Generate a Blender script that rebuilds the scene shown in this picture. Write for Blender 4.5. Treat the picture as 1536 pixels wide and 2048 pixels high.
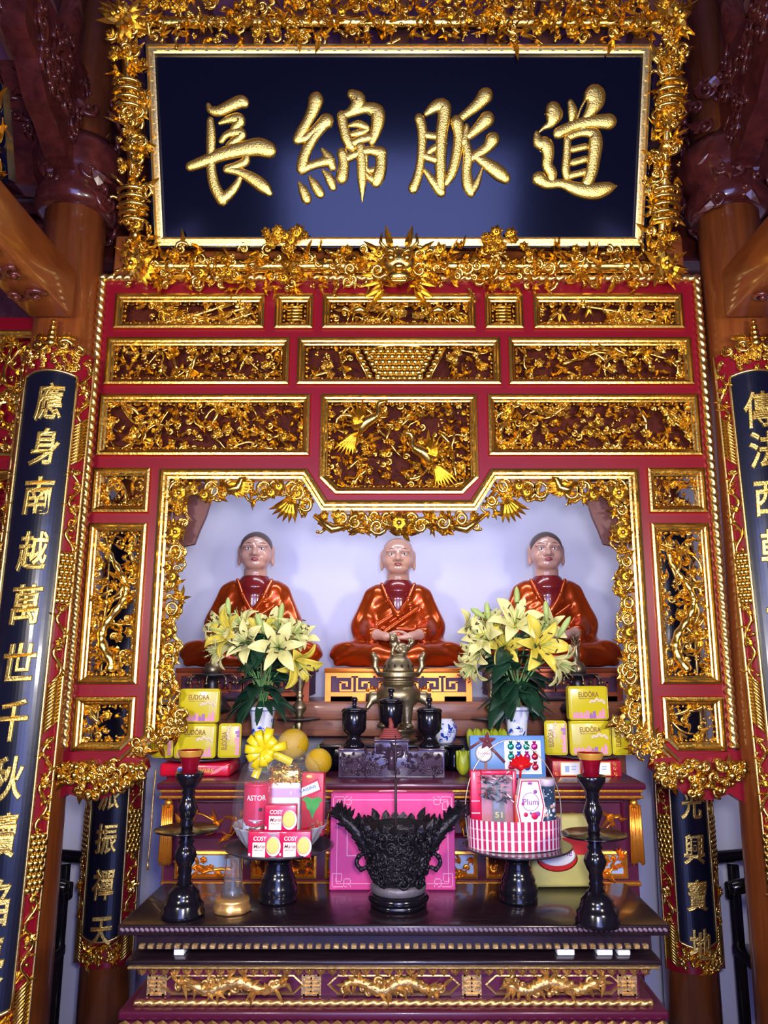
import bpy, bmesh, math, random
import numpy as np
from mathutils import Vector as V, Matrix as MX
from mathutils.geometry import tessellate_polygon
for o in list(bpy.data.objects): bpy.data.objects.remove(o)
SC = bpy.context.scene
COL = SC.collection
PI = math.pi
# ------------------------------------------------------------------ camera
F, PITCH, CX, EYE = 1540.0, math.radians(11.2), 798.0, 1.6
cam = bpy.data.cameras.new('camera'); camo = bpy.data.objects.new('camera', cam); COL.objects.link(camo)
cam.sensor_fit = 'VERTICAL'; cam.sensor_height = 36.0; cam.lens = F/2048*36.0
cam.shift_x = (768-CX)/2048.0
cam.clip_start = 0.02
camo.location = (0, 0, EYE); camo.rotation_euler = (PI/2+PITCH, 0, 0)
SC.camera = camo
# ------------------------------------------------------------------ world, lights, exposure
SC.view_settings.view_transform = 'Standard'; SC.view_settings.look = 'None'
SC.view_settings.gamma = 1.0; SC.view_settings.use_curve_mapping = False
SC.view_settings.exposure = 0.35
W = bpy.data.worlds.new('world'); SC.world = W; W.use_nodes = True
W.node_tree.nodes['Background'].inputs[0].default_value = (0.62, 0.60, 0.85, 1)
W.node_tree.nodes['Background'].inputs[1].default_value = 0.06
def area(name, loc, target, size, size_y, power, color):
    l = bpy.data.lights.new(name, 'AREA'); l.shape = 'RECTANGLE'; l.size = size; l.size_y = size_y
    l.energy = power; l.color = color
    o = bpy.data.objects.new(name, l); COL.objects.link(o); o.location = loc
    o.rotation_euler = (V(target)-V(loc)).to_track_quat('-Z', 'Y').to_euler()
    return o
area('doorway_daylight', (0.0, -2.6, 1.70), (0, 3.0, 1.6), 2.4, 3.1, 130, (0.28, 0.35, 1.0))
area('camera_flash', (0.10, -0.02, 1.72), (0, 3.0, 1.9), 0.16, 0.16, 34, (1.0, 0.95, 0.95))
area('hall_lamp', (-1.25, 0.25, 2.05), (-0.2, 3.0, 2.2), 0.30, 0.30, 30, (1.0, 0.92, 0.80))
area('hall_lamp', (1.30, 0.25, 2.05), (0.2, 3.0, 2.2), 0.30, 0.30, 30, (1.0, 0.92, 0.80))
area('wall_fill_light', (0.0, 3.25, 3.0), (0, 4.0, 1.5), 1.6, 0.15, 13, (0.84, 0.87, 1.0))  # added fill light, brightens the wall behind the statues
# ------------------------------------------------------------------ helpers: pixels of the photo to points of the place
def ray(u, v):
    a = (1024-v)/F
    return (u-CX)/F, math.cos(PITCH)-a*math.sin(PITCH), math.sin(PITCH)+a*math.cos(PITCH)
def PX(u, v, d):
    x, f, z = ray(u, v); t = d/f
    return V((x*t, d, EYE+z*t))
def PZ(u, v, h):
    x, f, z = ray(u, v); t = (h-EYE)/z
    return V((x*t, f*t, h))
def mpp(v, d): return d/ray(0, v)[1]/F
# ------------------------------------------------------------------ helpers: objects
WM = {}
def tag(o, label=None, cat=None, group=None, kind=None):
    if label: o['label'] = label
    if cat: o['category'] = cat
    if group: o['group'] = group
    if kind: o['kind'] = kind
    return o
def thing(name, label, cat, loc=(0, 0, 0), rz=0.0, group=None, rx=0.0):
    o = bpy.data.objects.new(name, None); COL.objects.link(o)
    o.empty_display_size = 0.05
    o.location = loc; o.rotation_euler = (rx, 0, rz)
    return tag(o, label, cat, group)
def copy_tree(o, parent=None):
    c = o.copy(); COL.objects.link(c)
    if parent is not None: c.parent = parent
    for ch in [x for x in bpy.data.objects if x.parent == o]: copy_tree(ch, c)
    return c
class MB:
    """collects geometry; build() links it as one mesh object"""
    def __init__(s): s.v = []; s.f = []; s.m = []; s.s = []; s.T = None
    def add(s, vs, fs, mat=0, smooth=False):
        n = len(s.v)
        if s.T is not None: vs = [s.T @ V(p) for p in vs]
        s.v.extend([tuple(p) for p in vs])
        s.f.extend([tuple(i+n for i in f) for f in fs])
        s.m.extend([mat]*len(fs)); s.s.extend([smooth]*len(fs))
    def box(s, x0, x1, y0, y1, z0, z1, mat=0):
        vs = [(x, y, z) for z in (z0, z1) for y in (y0, y1) for x in (x0, x1)]
        s.add(vs, [(0,2,3,1), (4,5,7,6), (0,1,5,4), (2,6,7,3), (0,4,6,2), (1,3,7,5)], mat)
    def rbox(s, x0, x1, y0, y1, z0, z1, r=0.004, seg=2, mat=0):
        bm = bmesh.new(); bmesh.ops.create_cube(bm, size=1)
        for v in bm.verts: v.co = ((x0+x1)/2+v.co.x*(x1-x0), (y0+y1)/2+v.co.y*(y1-y0), (z0+z1)/2+v.co.z*(z1-z0))
        bmesh.ops.bevel(bm, geom=list(bm.edges), offset=r, segments=seg, affect='EDGES', profile=0.5)
        bm.verts.index_update()
        s.add([v.co.copy() for v in bm.verts], [[v.index for v in f.verts] for f in bm.faces], mat, seg > 1)
        bm.free()
    def tube(s, pts, r, n=6, mat=0, smooth=True, closed=False, flat=1.0, up=None):
        P = [V(p) for p in pts]; k = len(P)
        R = r if isinstance(r, (list, tuple)) else [r]*k
        vs = []; ref = V(up) if up else None
        for i in range(k):
            a = P[(i-1) % k] if (closed or i > 0) else P[i]
            b = P[(i+1) % k] if (closed or i < k-1) else P[i]
            t = (b-a)
            t = t.normalized() if t.length > 1e-9 else V((0, 0, 1))
            if ref is None: ref = V((0, 0, 1)) if abs(t.z) < 0.9 else V((1, 0, 0))
            sd = t.cross(ref)
            if sd.length < 1e-6: sd = t.cross(V((1, 0, 0))) if abs(t.x) < .9 else t.cross(V((0, 1, 0)))
            sd.normalize(); nu = sd.cross(t)
            if up is None: ref = nu
            for j in range(n):
                w = 2*PI*j/n
                vs.append(P[i]+sd*(math.cos(w)*R[i])+nu*(math.sin(w)*R[i]*flat))
        fs = []
        for i in range(k if closed else k-1):
            i2 = (i+1) % k
            for j in range(n):
                j2 = (j+1) % n
                fs.append((i*n+j, i*n+j2, i2*n+j2, i2*n+j))
        if not closed:
            fs.append(tuple(range(n))[::-1]); fs.append(tuple((k-1)*n+j for j in range(n)))
        s.add(vs, fs, mat, smooth)
    def lathe(s, prof, c=(0, 0, 0), n=24, mat=0, smooth=True, mod=None, cap=True):
        vs = []; c = V(c)
        for (r, z) in prof:
            for j in range(n):
                w = 2*PI*j/n; rr = r*(mod(w, z) if mod else 1)
                vs.append(c+V((rr*math.cos(w), rr*math.sin(w), z)))
        fs = []
        for i in range(len(prof)-1):
            for j in range(n):
                j2 = (j+1) % n
                fs.append((i*n+j, i*n+j2, (i+1)*n+j2, (i+1)*n+j))
        if cap:
            fs.append(tuple(range(n))[::-1]); fs.append(tuple((len(prof)-1)*n+j for j in range(n)))
        s.add(vs, fs, mat, smooth)
    def ball(s, p, r, mat=0, nu=7, nv=4, sc=(1, 1, 1)):
        p = V(p); vs = [p+V((0, 0, r*sc[2]))]
        for i in range(1, nv):
            a = PI*i/nv
            for j in range(nu):
                w = 2*PI*j/nu
                vs.append(p+V((r*sc[0]*math.sin(a)*math.cos(w), r*sc[1]*math.sin(a)*math.sin(w), r*sc[2]*math.cos(a))))
        vs.append(p-V((0, 0, r*sc[2])))
        fs = [(0, 1+j, 1+(j+1) % nu) for j in range(nu)]
        for i in range(nv-2):
            for j in range(nu):
                j2 = (j+1) % nu
                fs.append((1+i*nu+j, 1+(i+1)*nu+j, 1+(i+1)*nu+j2, 1+i*nu+j2))
        L = len(vs)-1; b = 1+(nv-2)*nu
        fs += [(L, b+(j+1) % nu, b+j) for j in range(nu)]
        s.add(vs, fs, mat, True)
    def prism(s, polys, z0, z1, mat=0):
        """polys = [outer, hole, ...] in local xy, extruded from z0 to z1"""
        pl = [[V((p[0], p[1], 0)) for p in q] for q in polys]
        flat = [p for q in pl for p in q]
        tri = tessellate_polygon(pl); n = len(flat)
        vs = [(p.x, p.y, z1) for p in flat]+[(p.x, p.y, z0) for p in flat]
        fs = []
        for t in tri:
            a, b, c = (flat[i] for i in t)
            if (b-a).cross(c-a).z < 0: t = t[::-1]
            fs.append(tuple(t)); fs.append(tuple(i+n for i in t[::-1]))
        o = 0
        for q in pl:
            k = len(q)
            for i in range(k):
                j = (i+1) % k
                fs.append((o+i, o+j, o+j+n, o+i+n))
            o += k
        s.add(vs, fs, mat)
    def frame(s, poly, prof, mat=0):
        """mitred moulding: poly closed ccw in xy, prof = [(inset, z), ...]"""
        P = [V((p[0], p[1])) for p in poly]; k = len(P); vs = []
        for (ins, z) in prof:
            for i in range(k):
                a = (P[i]-P[i-1]).normalized(); b = (P[(i+1) % k]-P[i]).normalized()
                na = V((-a.y, a.x)); nb = V((-b.y, b.x))
                m = (na+nb); m = m/(1+na.dot(nb))
                q = P[i]+m*ins
                vs.append((q.x, q.y, z))
        fs = []
        for r in range(len(prof)-1):
            for i in range(k):
                j = (i+1) % k
                fs.append((r*k+i, r*k+j, (r+1)*k+j, (r+1)*k+i))
        s.add(vs, fs, mat)
    # ---- carved ornament, laid in local xy with z towards the viewer
    def leaf(s, p, ang, L, Wd, h=0.006, curl=0.0, bend=0.0, mat=0, lift=0.0):
        c, sn = math.cos(ang), math.sin(ang); vs = []
        for (t, w) in ((0, .10), (.28, 1), (.62, .80), (1, .04)):
            ox = t*L; oy = bend*L*t*t
            zz = p[2]+lift*t*L+curl*t*t
            for q in (-1, 0, 1):
                lx = ox; ly = oy+q*w*Wd*.5
                vs.append((p[0]+c*lx-sn*ly, p[1]+sn*lx+c*ly, zz+(h*(.35+.65*w) if q == 0 else 0)))
        fs = []
        for i in range(3):
            a = i*3; b = a+3
            fs += [(a+1, a, b, b+1), (a+2, a+1, b+1, b+2), (a, a+2, b+2, b)]
        s.add(vs, fs, mat, False)
    def flower(s, p, r, n=6, mat=0, rot=0.0, h=0.008):
        for i in range(n):
            s.leaf((p[0], p[1], p[2]+h*.3), rot+2*PI*i/n, r, r*.95, h*.7, curl=h*.6, mat=mat)
        if r > .022:
            for i in range(n):
                s.leaf((p[0], p[1], p[2]+h*.9), rot+2*PI*(i+.5)/n, r*.62, r*.6, h*.6, curl=h*.9, mat=mat)
        s.ball((p[0], p[1], p[2]+h*1.3), r*.28, mat)
    def scroll(s, p, ang, R, r, turns=1.3, mat=0, hand=1, n=6):
        pts = []; rad = []; K = int(9*turns)+2
        for i in range(K+1):
            t = i/K; w = ang+hand*2*PI*turns*t; q = R*(1-t*.82)
            pts.append((p[0]+q*math.cos(w), p[1]+q*math.sin(w), p[2]+t*r*1.1)); rad.append(r*(1-.45*t))
        s.tube(pts, rad, n, mat)
        s.ball((p[0], p[1], p[2]+r*1.2), r*1.1, mat, 6, 4)
    def rope(s, pts, r, pitch, n=10, mat=0, ribs=2, depth=.30):
        P = dense(pts, pitch/8); k = len(P); vs = []; L = 0; ref = V((0, 0, 1))
        for i in range(k):
            if i: L += (P[i]-P[i-1]).length
            t = (P[min(i+1, k-1)]-P[max(i-1, 0)]).normalized()
            sd = t.cross(ref)
            if sd.length < 1e-5: sd = t.cross(V((1, 0, 0)))
            sd.normalize(); nu = sd.cross(t)
            for j in range(n):
                w = 2*PI*j/n; ph = ribs*w-2*PI*L/pitch
                rr = r*(1-depth+depth*abs(math.cos(ph/2))*1.6)
                vs.append(P[i]+sd*(math.cos(w)*rr)+nu*(math.sin(w)*rr))
        fs = [(i*n+j, i*n+(j+1) % n, (i+1)*n+(j+1) % n, (i+1)*n+j) for i in range(k-1) for j in range(n)]
        fs.append(tuple(range(n))[::-1]); fs.append(tuple((k-1)*n+j for j in range(n)))
        s.add(vs, fs, mat, True)
    def stroke(s, pts, h=.35, mat=0, n=7, z=0.0, sc=1.0, step=4, fn=None):
        """one brush stroke: (x, y, width) points, raised with a rounded back"""
        q = catmull([V((a, b, w)) for a, b, w in pts], step) if len(pts) > 2 else [V((pts[0][0]*(1-t/6)+pts[-1][0]*t/6, pts[0][1]*(1-t/6)+pts[-1][1]*t/6, pts[0][2]*(1-t/6)+pts[-1][2]*t/6)) for t in range(7)]
        st = []
        def cap(a, b, rev):
            t = V((a.x-b.x, a.y-b.y)); t = t.normalized() if t.length > 1e-9 else V((1, 0))
            o = [(V((a.x, a.y))+t*(a.z*.5*math.sin(w)), a.z*math.cos(w)) for w in (.5, 1.0, 1.4)]
            return o[::-1] if rev else o
        st += cap(q[0], q[1], True)
        st += [(V((p.x, p.y)), p.z) for p in q]
        st += cap(q[-1], q[-2], False)
        vs = []; k = len(st)
        for i, (p, w) in enumerate(st):
            a = st[max(i-1, 0)][0]; b = st[min(i+1, k-1)][0]; t = b-a
            t = t.normalized() if t.length > 1e-9 else V((1, 0)); nn = V((-t.y, t.x))
            for j in range(n):
                g = PI*j/(n-1); pp = p+nn*(w*.5*math.cos(g))
                vs.append((pp.x*sc, pp.y*sc, z+(.20*min(w, .06)+.004)*math.sin(g)**.7))
        fs = [(i*n+j, i*n+j+1, (i+1)*n+j+1, (i+1)*n+j) for i in range(k-1) for j in range(n-1)]
        fs += [(i*n, (i+1)*n, (i+1)*n+n-1, i*n+n-1) for i in range(k-1)]
        if fn: vs = [fn(p) for p in vs]
        s.add(vs, fs, mat, True)
    def build(s, name, mats, parent=None, origin=None, label=None, sub=0, solid=0):
        if not isinstance(mats, (list, tuple)): mats = [mats]
        me = bpy.data.meshes.new(name)
        vs = s.v
        if origin == 'base':
            a = np.array(vs); origin = ((a[:, 0].min()+a[:, 0].max())/2, (a[:, 1].min()+a[:, 1].max())/2, a[:, 2].min())
        if origin is not None: vs = [(p[0]-origin[0], p[1]-origin[1], p[2]-origin[2]) for p in vs]
        me.from_pydata(vs, [], s.f)
        for m in mats: me.materials.append(m)
        me.polygons.foreach_set('material_index', s.m); me.polygons.foreach_set('use_smooth', s.s)
        me.update()
        o = bpy.data.objects.new(name, me); COL.objects.link(o)
        if origin is not None: o.location = origin
        if parent is not None: o.parent = parent
        if label: o['label'] = label
        if sub:
            md = o.modifiers.new('sub', 'SUBSURF'); md.levels = sub; md.render_levels = sub
        return o
def dense(pts, step):
    out = []
    P = [V(p) for p in pts]
    for a, b in zip(P, P[1:]):
        k = max(1, int((b-a).length/step))
        out += [a.lerp(b, i/k) for i in range(k)]
    return out+[P[-1]]
def catmull(P, step=4, closed=False):
    out = []; k = len(P)
    for i in range(k if closed else k-1):
        if closed: p0, p1, p2, p3 = P[i-1], P[i], P[(i+1) % k], P[(i+2) % k]
        else: p0, p1, p2, p3 = P[max(i-1, 0)], P[i], P[i+1], P[min(i+2, k-1)]
        for j in range(step):
            t = j/step
            out.append(0.5*((2*p1)+(p2-p0)*t+(2*p0-5*p1+4*p2-p3)*t*t+(3*p1-p0-3*p2+p3)*t**3))
    if not closed: out.append(P[-1].copy())
    return out
def wallT(x, y, z):
    """local xy -> world xz, local z -> towards the viewer (-y)"""
    return MX(((1, 0, 0, x), (0, 0, -1, y), (0, 1, 0, z), (0, 0, 0, 1)))
_txt = {}
def text(mb, body, size, T, mat=0, extrude=.0004, bold=0.0, shear=0.0, width=None, bevel=0.0, center=True, res=3, fn=None):
    key = (body, extrude/size, bold, shear, bevel/size)
    if key not in _txt:
        c = bpy.data.curves.new('lettering', 'FONT'); c.body = body; c.size = 1; c.extrude = extrude/size
        c.offset = bold; c.shear = shear; c.bevel_depth = bevel/size; c.bevel_resolution = 1; c.resolution_u = res
        o = bpy.data.objects.new('lettering', c); COL.objects.link(o)
        dg = bpy.context.evaluated_depsgraph_get()
        m = bpy.data.meshes.new_from_object(o.evaluated_get(dg))
        _txt[key] = ([v.co.copy() for v in m.vertices], [tuple(p.vertices) for p in m.polygons])
        bpy.data.objects.remove(o); bpy.data.meshes.remove(m)
    vs, fs = _txt[key]
    if not vs: return
    x0 = min(v.x for v in vs); x1 = max(v.x for v in vs); y0 = min(v.y for v in vs); y1 = max(v.y for v in vs)
    sx = width/(x1-x0) if width else size
    o = [V((((v.x-(x0+x1)/2) if center else v.x-x0)*sx, (v.y-(y0+y1)/2 if center else v.y)*size, v.z*size)) for v in vs]
    o = [T @ p for p in o]
    if fn: o = [fn(p) for p in o]
    mb.add(o, fs, mat)
# ------------------------------------------------------------------ helpers: smooth solids from distance fields
def surf(FN, lo, hi, n):
    lo = np.array(lo, float); hi = np.array(hi, float); h = (hi-lo).max()/n
    N = np.ceil((hi-lo)/h).astype(int)+2
    ax = [lo[i]-h/2+h*np.arange(N[i]) for i in range(3)]
    X, Y, Z = np.meshgrid(*ax, indexing='ij', sparse=False)
    D = FN(X, Y, Z); S = D < 0
    cs = tuple(k-1 for k in D.shape); acc = np.zeros(cs+(3,)); cnt = np.zeros(cs)
    sl = lambda a: tuple(slice(a[i], a[i]+cs[i]) for i in range(3))
    C8 = [(i, j, k) for i in (0, 1) for j in (0, 1) for k in (0, 1)]
    for a in C8:
        for d in range(3):
            if a[d]: continue
            b = list(a); b[d] = 1
            da, db = D[sl(a)], D[sl(b)]; x = (da < 0) != (db < 0)
            t = np.where(x, da/np.where(x, da-db, 1), 0)
            for e in range(3): acc[..., e] += np.where(x, a[e]+(t if e == d else 0), 0)
            cnt += x
    act = cnt > 0; idx = -np.ones(cs, int); idx[act] = np.arange(act.sum())
    cell = np.argwhere(act); vs = (cell+acc[act]/cnt[act][:, None])*h+np.array([a[0] for a in ax])
    fs = []
    for d in range(3):
        e, g = [(1, 2), (2, 0), (0, 1)][d]
        b = [slice(None)]*3; b[d] = slice(0, -1); b2 = [slice(None)]*3; b2[d] = slice(1, None)
        s0, s1 = S[tuple(b)], S[tuple(b2)]
        w = np.argwhere(s0 != s1)
        w = w[(w[:, e] > 0) & (w[:, g] > 0) & (w[:, e] < cs[e]) & (w[:, g] < cs[g])]
        q = []
        for (de, dg) in ((-1, -1), (0, -1), (0, 0), (-1, 0)):
            c = w.copy(); c[:, e] += de; c[:, g] += dg
            q.append(idx[c[:, 0], c[:, 1], c[:, 2]])
        q = np.stack(q, 1); fl = ~s0[w[:, 0], w[:, 1], w[:, 2]]
        q[fl] = q[fl][:, ::-1]; fs.append(q)
    return vs.tolist(), [tuple(r) for r in np.concatenate(fs).tolist()]
def sph(X, Y, Z, c, r): return np.sqrt((X-c[0])**2+(Y-c[1])**2+(Z-c[2])**2)-r
def ell(X, Y, Z, c, r):
    k0 = np.sqrt(((X-c[0])/r[0])**2+((Y-c[1])/r[1])**2+((Z-c[2])/r[2])**2)
    return (k0-1)*min(r)*(.5+.5*np.clip(k0, .6, 1.5))
def cap(X, Y, Z, a, b, ra, rb=None):
    rb = ra if rb is None else rb
    a = np.array(a, float); b = np.array(b, float); d = b-a; L = (d*d).sum()
    t = np.clip(((X-a[0])*d[0]+(Y-a[1])*d[1]+(Z-a[2])*d[2])/L, 0, 1)
    return np.sqrt((X-a[0]-t*d[0])**2+(Y-a[1]-t*d[1])**2+(Z-a[2]-t*d[2])**2)-(ra+(rb-ra)*t)
def smin(a, b, k):
    h = np.clip(.5+.5*(b-a)/k, 0, 1)
    return b*(1-h)+a*h-k*h*(1-h)
def smax(a, b, k): return -smin(-a, -b, k)
# ------------------------------------------------------------------ materials (all procedural)
def mat(name, col, rough=.5, metal=0.0, spec=.5, coat=0.0, bump=0.0, bscale=40.0, var=0.0, vscale=8.0, emit=None, alpha=1.0, trans=0.0, ior=1.45):
    m = bpy.data.materials.new(name); m.use_nodes = True; nt = m.node_tree; b = nt.nodes['Principled BSDF']
    b.inputs['Base Color'].default_value = (*col, 1); b.inputs['Roughness'].default_value = rough
    b.inputs['Metallic'].default_value = metal; b.inputs['Specular IOR Level'].default_value = spec
    b.inputs['Coat Weight'].default_value = coat; b.inputs['Coat Roughness'].default_value = .08
    b.inputs['Transmission Weight'].default_value = trans; b.inputs['IOR'].default_value = ior
    b.inputs['Alpha'].default_value = alpha
    if emit:
        b.inputs['Emission Color'].default_value = (*emit[0], 1); b.inputs['Emission Strength'].default_value = emit[1]
    if bump or var:
        tc = nt.nodes.new('ShaderNodeTexCoord')
    if bump:
        n = nt.nodes.new('ShaderNodeTexNoise'); n.inputs['Scale'].default_value = bscale; n.inputs['Detail'].default_value = 4
        bp = nt.nodes.new('ShaderNodeBump'); bp.inputs['Strength'].default_value = bump; bp.inputs['Distance'].default_value = .01
        nt.links.new(tc.outputs['Object'], n.inputs['Vector']); nt.links.new(n.outputs['Fac'], bp.inputs['Height'])
        nt.links.new(bp.outputs['Normal'], b.inputs['Normal'])
    if var:
        n = nt.nodes.new('ShaderNodeTexNoise'); n.inputs['Scale'].default_value = vscale; n.inputs['Detail'].default_value = 3
        mx = nt.nodes.new('ShaderNodeMix'); mx.data_type = 'RGBA'
        mx.inputs[6].default_value = (*[max(0, c*(1-var)) for c in col], 1); mx.inputs[7].default_value = (*[min(1, c*(1+var)) for c in col], 1)
        nt.links.new(tc.outputs['Object'], n.inputs['Vector']); nt.links.new(n.outputs['Fac'], mx.inputs[0])
        nt.links.new(mx.outputs[2], b.inputs['Base Color'])
    return m
def wood(name, c1, c2, scale=(1, 1, 14), rough=.35, coat=.3, ns=6.0):
    m = mat(name, c1, rough, coat=coat); nt = m.node_tree; b = nt.nodes['Principled BSDF']
    tc = nt.nodes.new('ShaderNodeTexCoord'); mp = nt.nodes.new('ShaderNodeMapping'); mp.inputs['Scale'].default_value = scale
    n = nt.nodes.new('ShaderNodeTexNoise'); n.inputs['Scale'].default_value = ns; n.inputs['Detail'].default_value = 6; n.inputs['Roughness'].default_value = .65
    cr = nt.nodes.new('ShaderNodeValToRGB'); cr.color_ramp.elements[0].position = .32; cr.color_ramp.elements[1].position = .68
    cr.color_ramp.elements[0].color = (*c1, 1); cr.color_ramp.elements[1].color = (*c2, 1)
    nt.links.new(tc.outputs['Object'], mp.inputs['Vector']); nt.links.new(mp.outputs['Vector'], n.inputs['Vector'])
    nt.links.new(n.outputs['Fac'], cr.inputs['Fac']); nt.links.new(cr.outputs['Color'], b.inputs['Base Color'])
    bp = nt.nodes.new('ShaderNodeBump'); bp.inputs['Strength'].default_value = .12; bp.inputs['Distance'].default_value = .004
    nt.links.new(n.outputs['Fac'], bp.inputs['Height']); nt.links.new(bp.outputs['Normal'], b.inputs['Normal'])
    return m
GOLD = mat('gilding', (.88, .59, .135), .24, 1.0, bump=.12, bscale=90, var=.14, vscale=14)
GOLD_PALE = mat('gilding_pale', (1.0, .72, .24), .33, 1.0, bump=.10, bscale=120)
GOLD_LETTER = mat('gilding_letter', (.98, .68, .16), .36, 1.0, bump=.25, bscale=160)
GOLD_OLD = mat('gilding_worn', (.66, .42, .15), .42, .9, bump=.3, bscale=70, var=.35, vscale=20)
RED = mat('red_lacquer', (.22, .0025, .012), .34, coat=.2, var=.12, vscale=5)
MAROON = mat('maroon_lacquer', (.080, .005, .026), .35, coat=.25, var=.2, vscale=6)
BACKING = mat('dark_recess_lacquer', (.085, .014, .006), .6, spec=.15, var=.5, vscale=9)
BLACK = mat('black_lacquer', (.004, .005, .016), .30, coat=.35, bump=.03, bscale=30)
BLACKWOOD = mat('black_wood', (.006, .005, .009), .17, coat=.15)
DARKWOOD = wood('dark_table_wood', (.010, .005, .009), (.024, .011, .016), (2, 12, 2), .28, .4)
COLWOOD = wood('orange_column_wood', (.17, .038, .008), (.29, .075, .016), (6, 6, .5), .33, .5, 5)
BEAMWOOD = wood('beam_wood', (.22, .050, .012), (.36, .10, .022), (.6, 1.2, 6), .35, .4, 4)
REDWOOD = wood('carved_red_wood', (.055, .010, .010), (.13, .024, .018), (3, 3, 3), .25, .6)
SHELFWOOD = wood('shelf_wood', (.22, .070, .035), (.36, .135, .075), (.8, 4, 22), .4, .25, 5)
CEILWOOD = wood('ceiling_boards', (.075, .018, .040), (.15, .045, .085), (9, .6, 4), .5, .1, 4)
WALL = mat('pale_plaster', (.66, .68, .92), .8, bump=.05, bscale=25, var=.05, vscale=2)  # lavender cast of the cold light put into the plaster colour
BRASS = mat('aged_brass', (.36, .29, .17), .40, .95, bump=.12, bscale=60, var=.25, vscale=10)
IRON = mat('dark_bronze', (.055, .052, .062), .36, .75, bump=.5, bscale=45, var=.3, vscale=12)
PORC = mat('white_porcelain', (.80, .84, .92), .12, coat=.6)
COBALT = mat('cobalt_glaze', (.02, .06, .42), .15, coat=.6)
WHITE = mat('white_card', (.85, .84, .86), .4)
BLACKINK = mat('black_print', (.01, .01, .012), .4)
# ================================================================== the hall
ZF = -0.2
def slab(name, x0, x1, y0, y1, z0, z1, m, **k):
    b = MB(); b.box(x0, x1, y0, y1, z0, z1)
    return tag(b.build(name, m, origin='base'), kind='structure')
FLOORM = mat('floor_tiles', (.16, .075, .06), .3, coat=.3, var=.2, vscale=3)
slab('floor', -3.2, 3.2, -3.2, 4.3, ZF-.05, ZF, FLOORM)
slab('wall_back', -3.2, 3.2, 4.2, 4.3, ZF, 3.30, WALL)
slab('wall_upper', -3.2, 3.2, 4.2, 4.3, 3.30, 5.5, CEILWOOD)
slab('wall_left', -3.3, -3.2, -3.2, 4.3, ZF, 5.5, CEILWOOD)
slab('wall_right', 3.2, 3.3, -3.2, 4.3, ZF, 5.5, CEILWOOD)
# sloping ceiling: boards between rafters, falling towards the back wall
def ceil_z(y): return 5.25-.30*(y-1.0)
b = MB()
ys = (-.3, 4.25)
b.add([(-3.2, ys[0], ceil_z(ys[0])), (3.2, ys[0], ceil_z(ys[0])), (3.2, ys[1], ceil_z(ys[1])), (-3.2, ys[1], ceil_z(ys[1])),
       (-3.2, ys[0], ceil_z(ys[0])+.05), (3.2, ys[0], ceil_z(ys[0])+.05), (3.2, ys[1], ceil_z(ys[1])+.05), (-3.2, ys[1], ceil_z(ys[1])+.05)],
      [(0,1,2,3), (7,6,5,4), (0,4,5,1), (1,5,6,2), (2,6,7,3), (3,7,4,0)])
BOARDM = mat('ceiling_plank_paint', (.17, .060, .115), .5, var=.2, vscale=2)
tag(b.build('ceiling', BOARDM, origin='base'), kind='structure')
RAFT = wood('rafter_wood', (.17, .055, .035), (.27, .10, .06), (4, .6, 4), .45, .1)
for i in range(21):
    x = -2.3+i*.23
    b = MB(); w = .045
    vs = []
    for y in (.2, 4.18):
        z = ceil_z(y)
        vs += [(x-w, y, z-.11), (x+w, y, z-.11), (x+w, y, z-.003), (x-w, y, z-.003)]
    b.add(vs, [(0,1,2,3), (7,6,5,4), (0,4,5,1), (1,5,6,2), (2,6,7,3), (3,7,4,0)])
    o = b.build('ceiling_rafter', RAFT, origin='base')
    tag(o, 'slanting brown rafter running between the purple ceiling boards', 'rafter', 'rafters under the purple ceiling boards')
# beams between the columns
def beam(label, x0, x1, y0, y1, z0, z1, m=BEAMWOOD, name='ceiling_beam', group=None):
    b = MB(); b.rbox(x0, x1, y0, y1, z0, z1, .012, 2)
    return tag(b.build(name, m, origin='base'), label, 'beam', group)
beam('brown cross beam passing between the two front columns just behind the name board', -1.225, 1.225, 3.03, 3.16, 3.19, 3.42)
beam('dark upper tie beam running across behind the top of the name board', -2.4, 2.4, 3.42, 3.58, 3.86, 4.08, REDWOOD)
beam('dark lower tie beam crossing behind the name board under the upper tie beam', -2.4, 2.4, 3.42, 3.58, 3.52, 3.72, REDWOOD)
for s, lb in ((-1, 'orange beam running forward from the left front column'), (1, 'orange beam running forward from the right front column')):
    x = s*1.36
    b = MB(); b.rbox(x-.085, x+.085, .9, 2.81, 2.93, 3.13, .014, 2); o = b.build('tie_beam', BEAMWOOD, origin='base')
    tag(o, lb, 'beam')
    t = MB()
    for k in range(11):
        y = 2.6-k*.16
        for q in (-1, 1):
            t.T = MX.Translation((x, y, 2.925)) @ MX.Rotation(PI, 4, 'X')
            t.scroll((q*.035, 0, 0), k, .04, .011, 1.2, hand=q)
    t.T = None
    oy = o.location
    t.v = [(p[0]-oy[0], p[1]-oy[1], p[2]-oy[2]) for p in t.v]
    t.build('carved_underside', REDWOOD, o)
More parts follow.
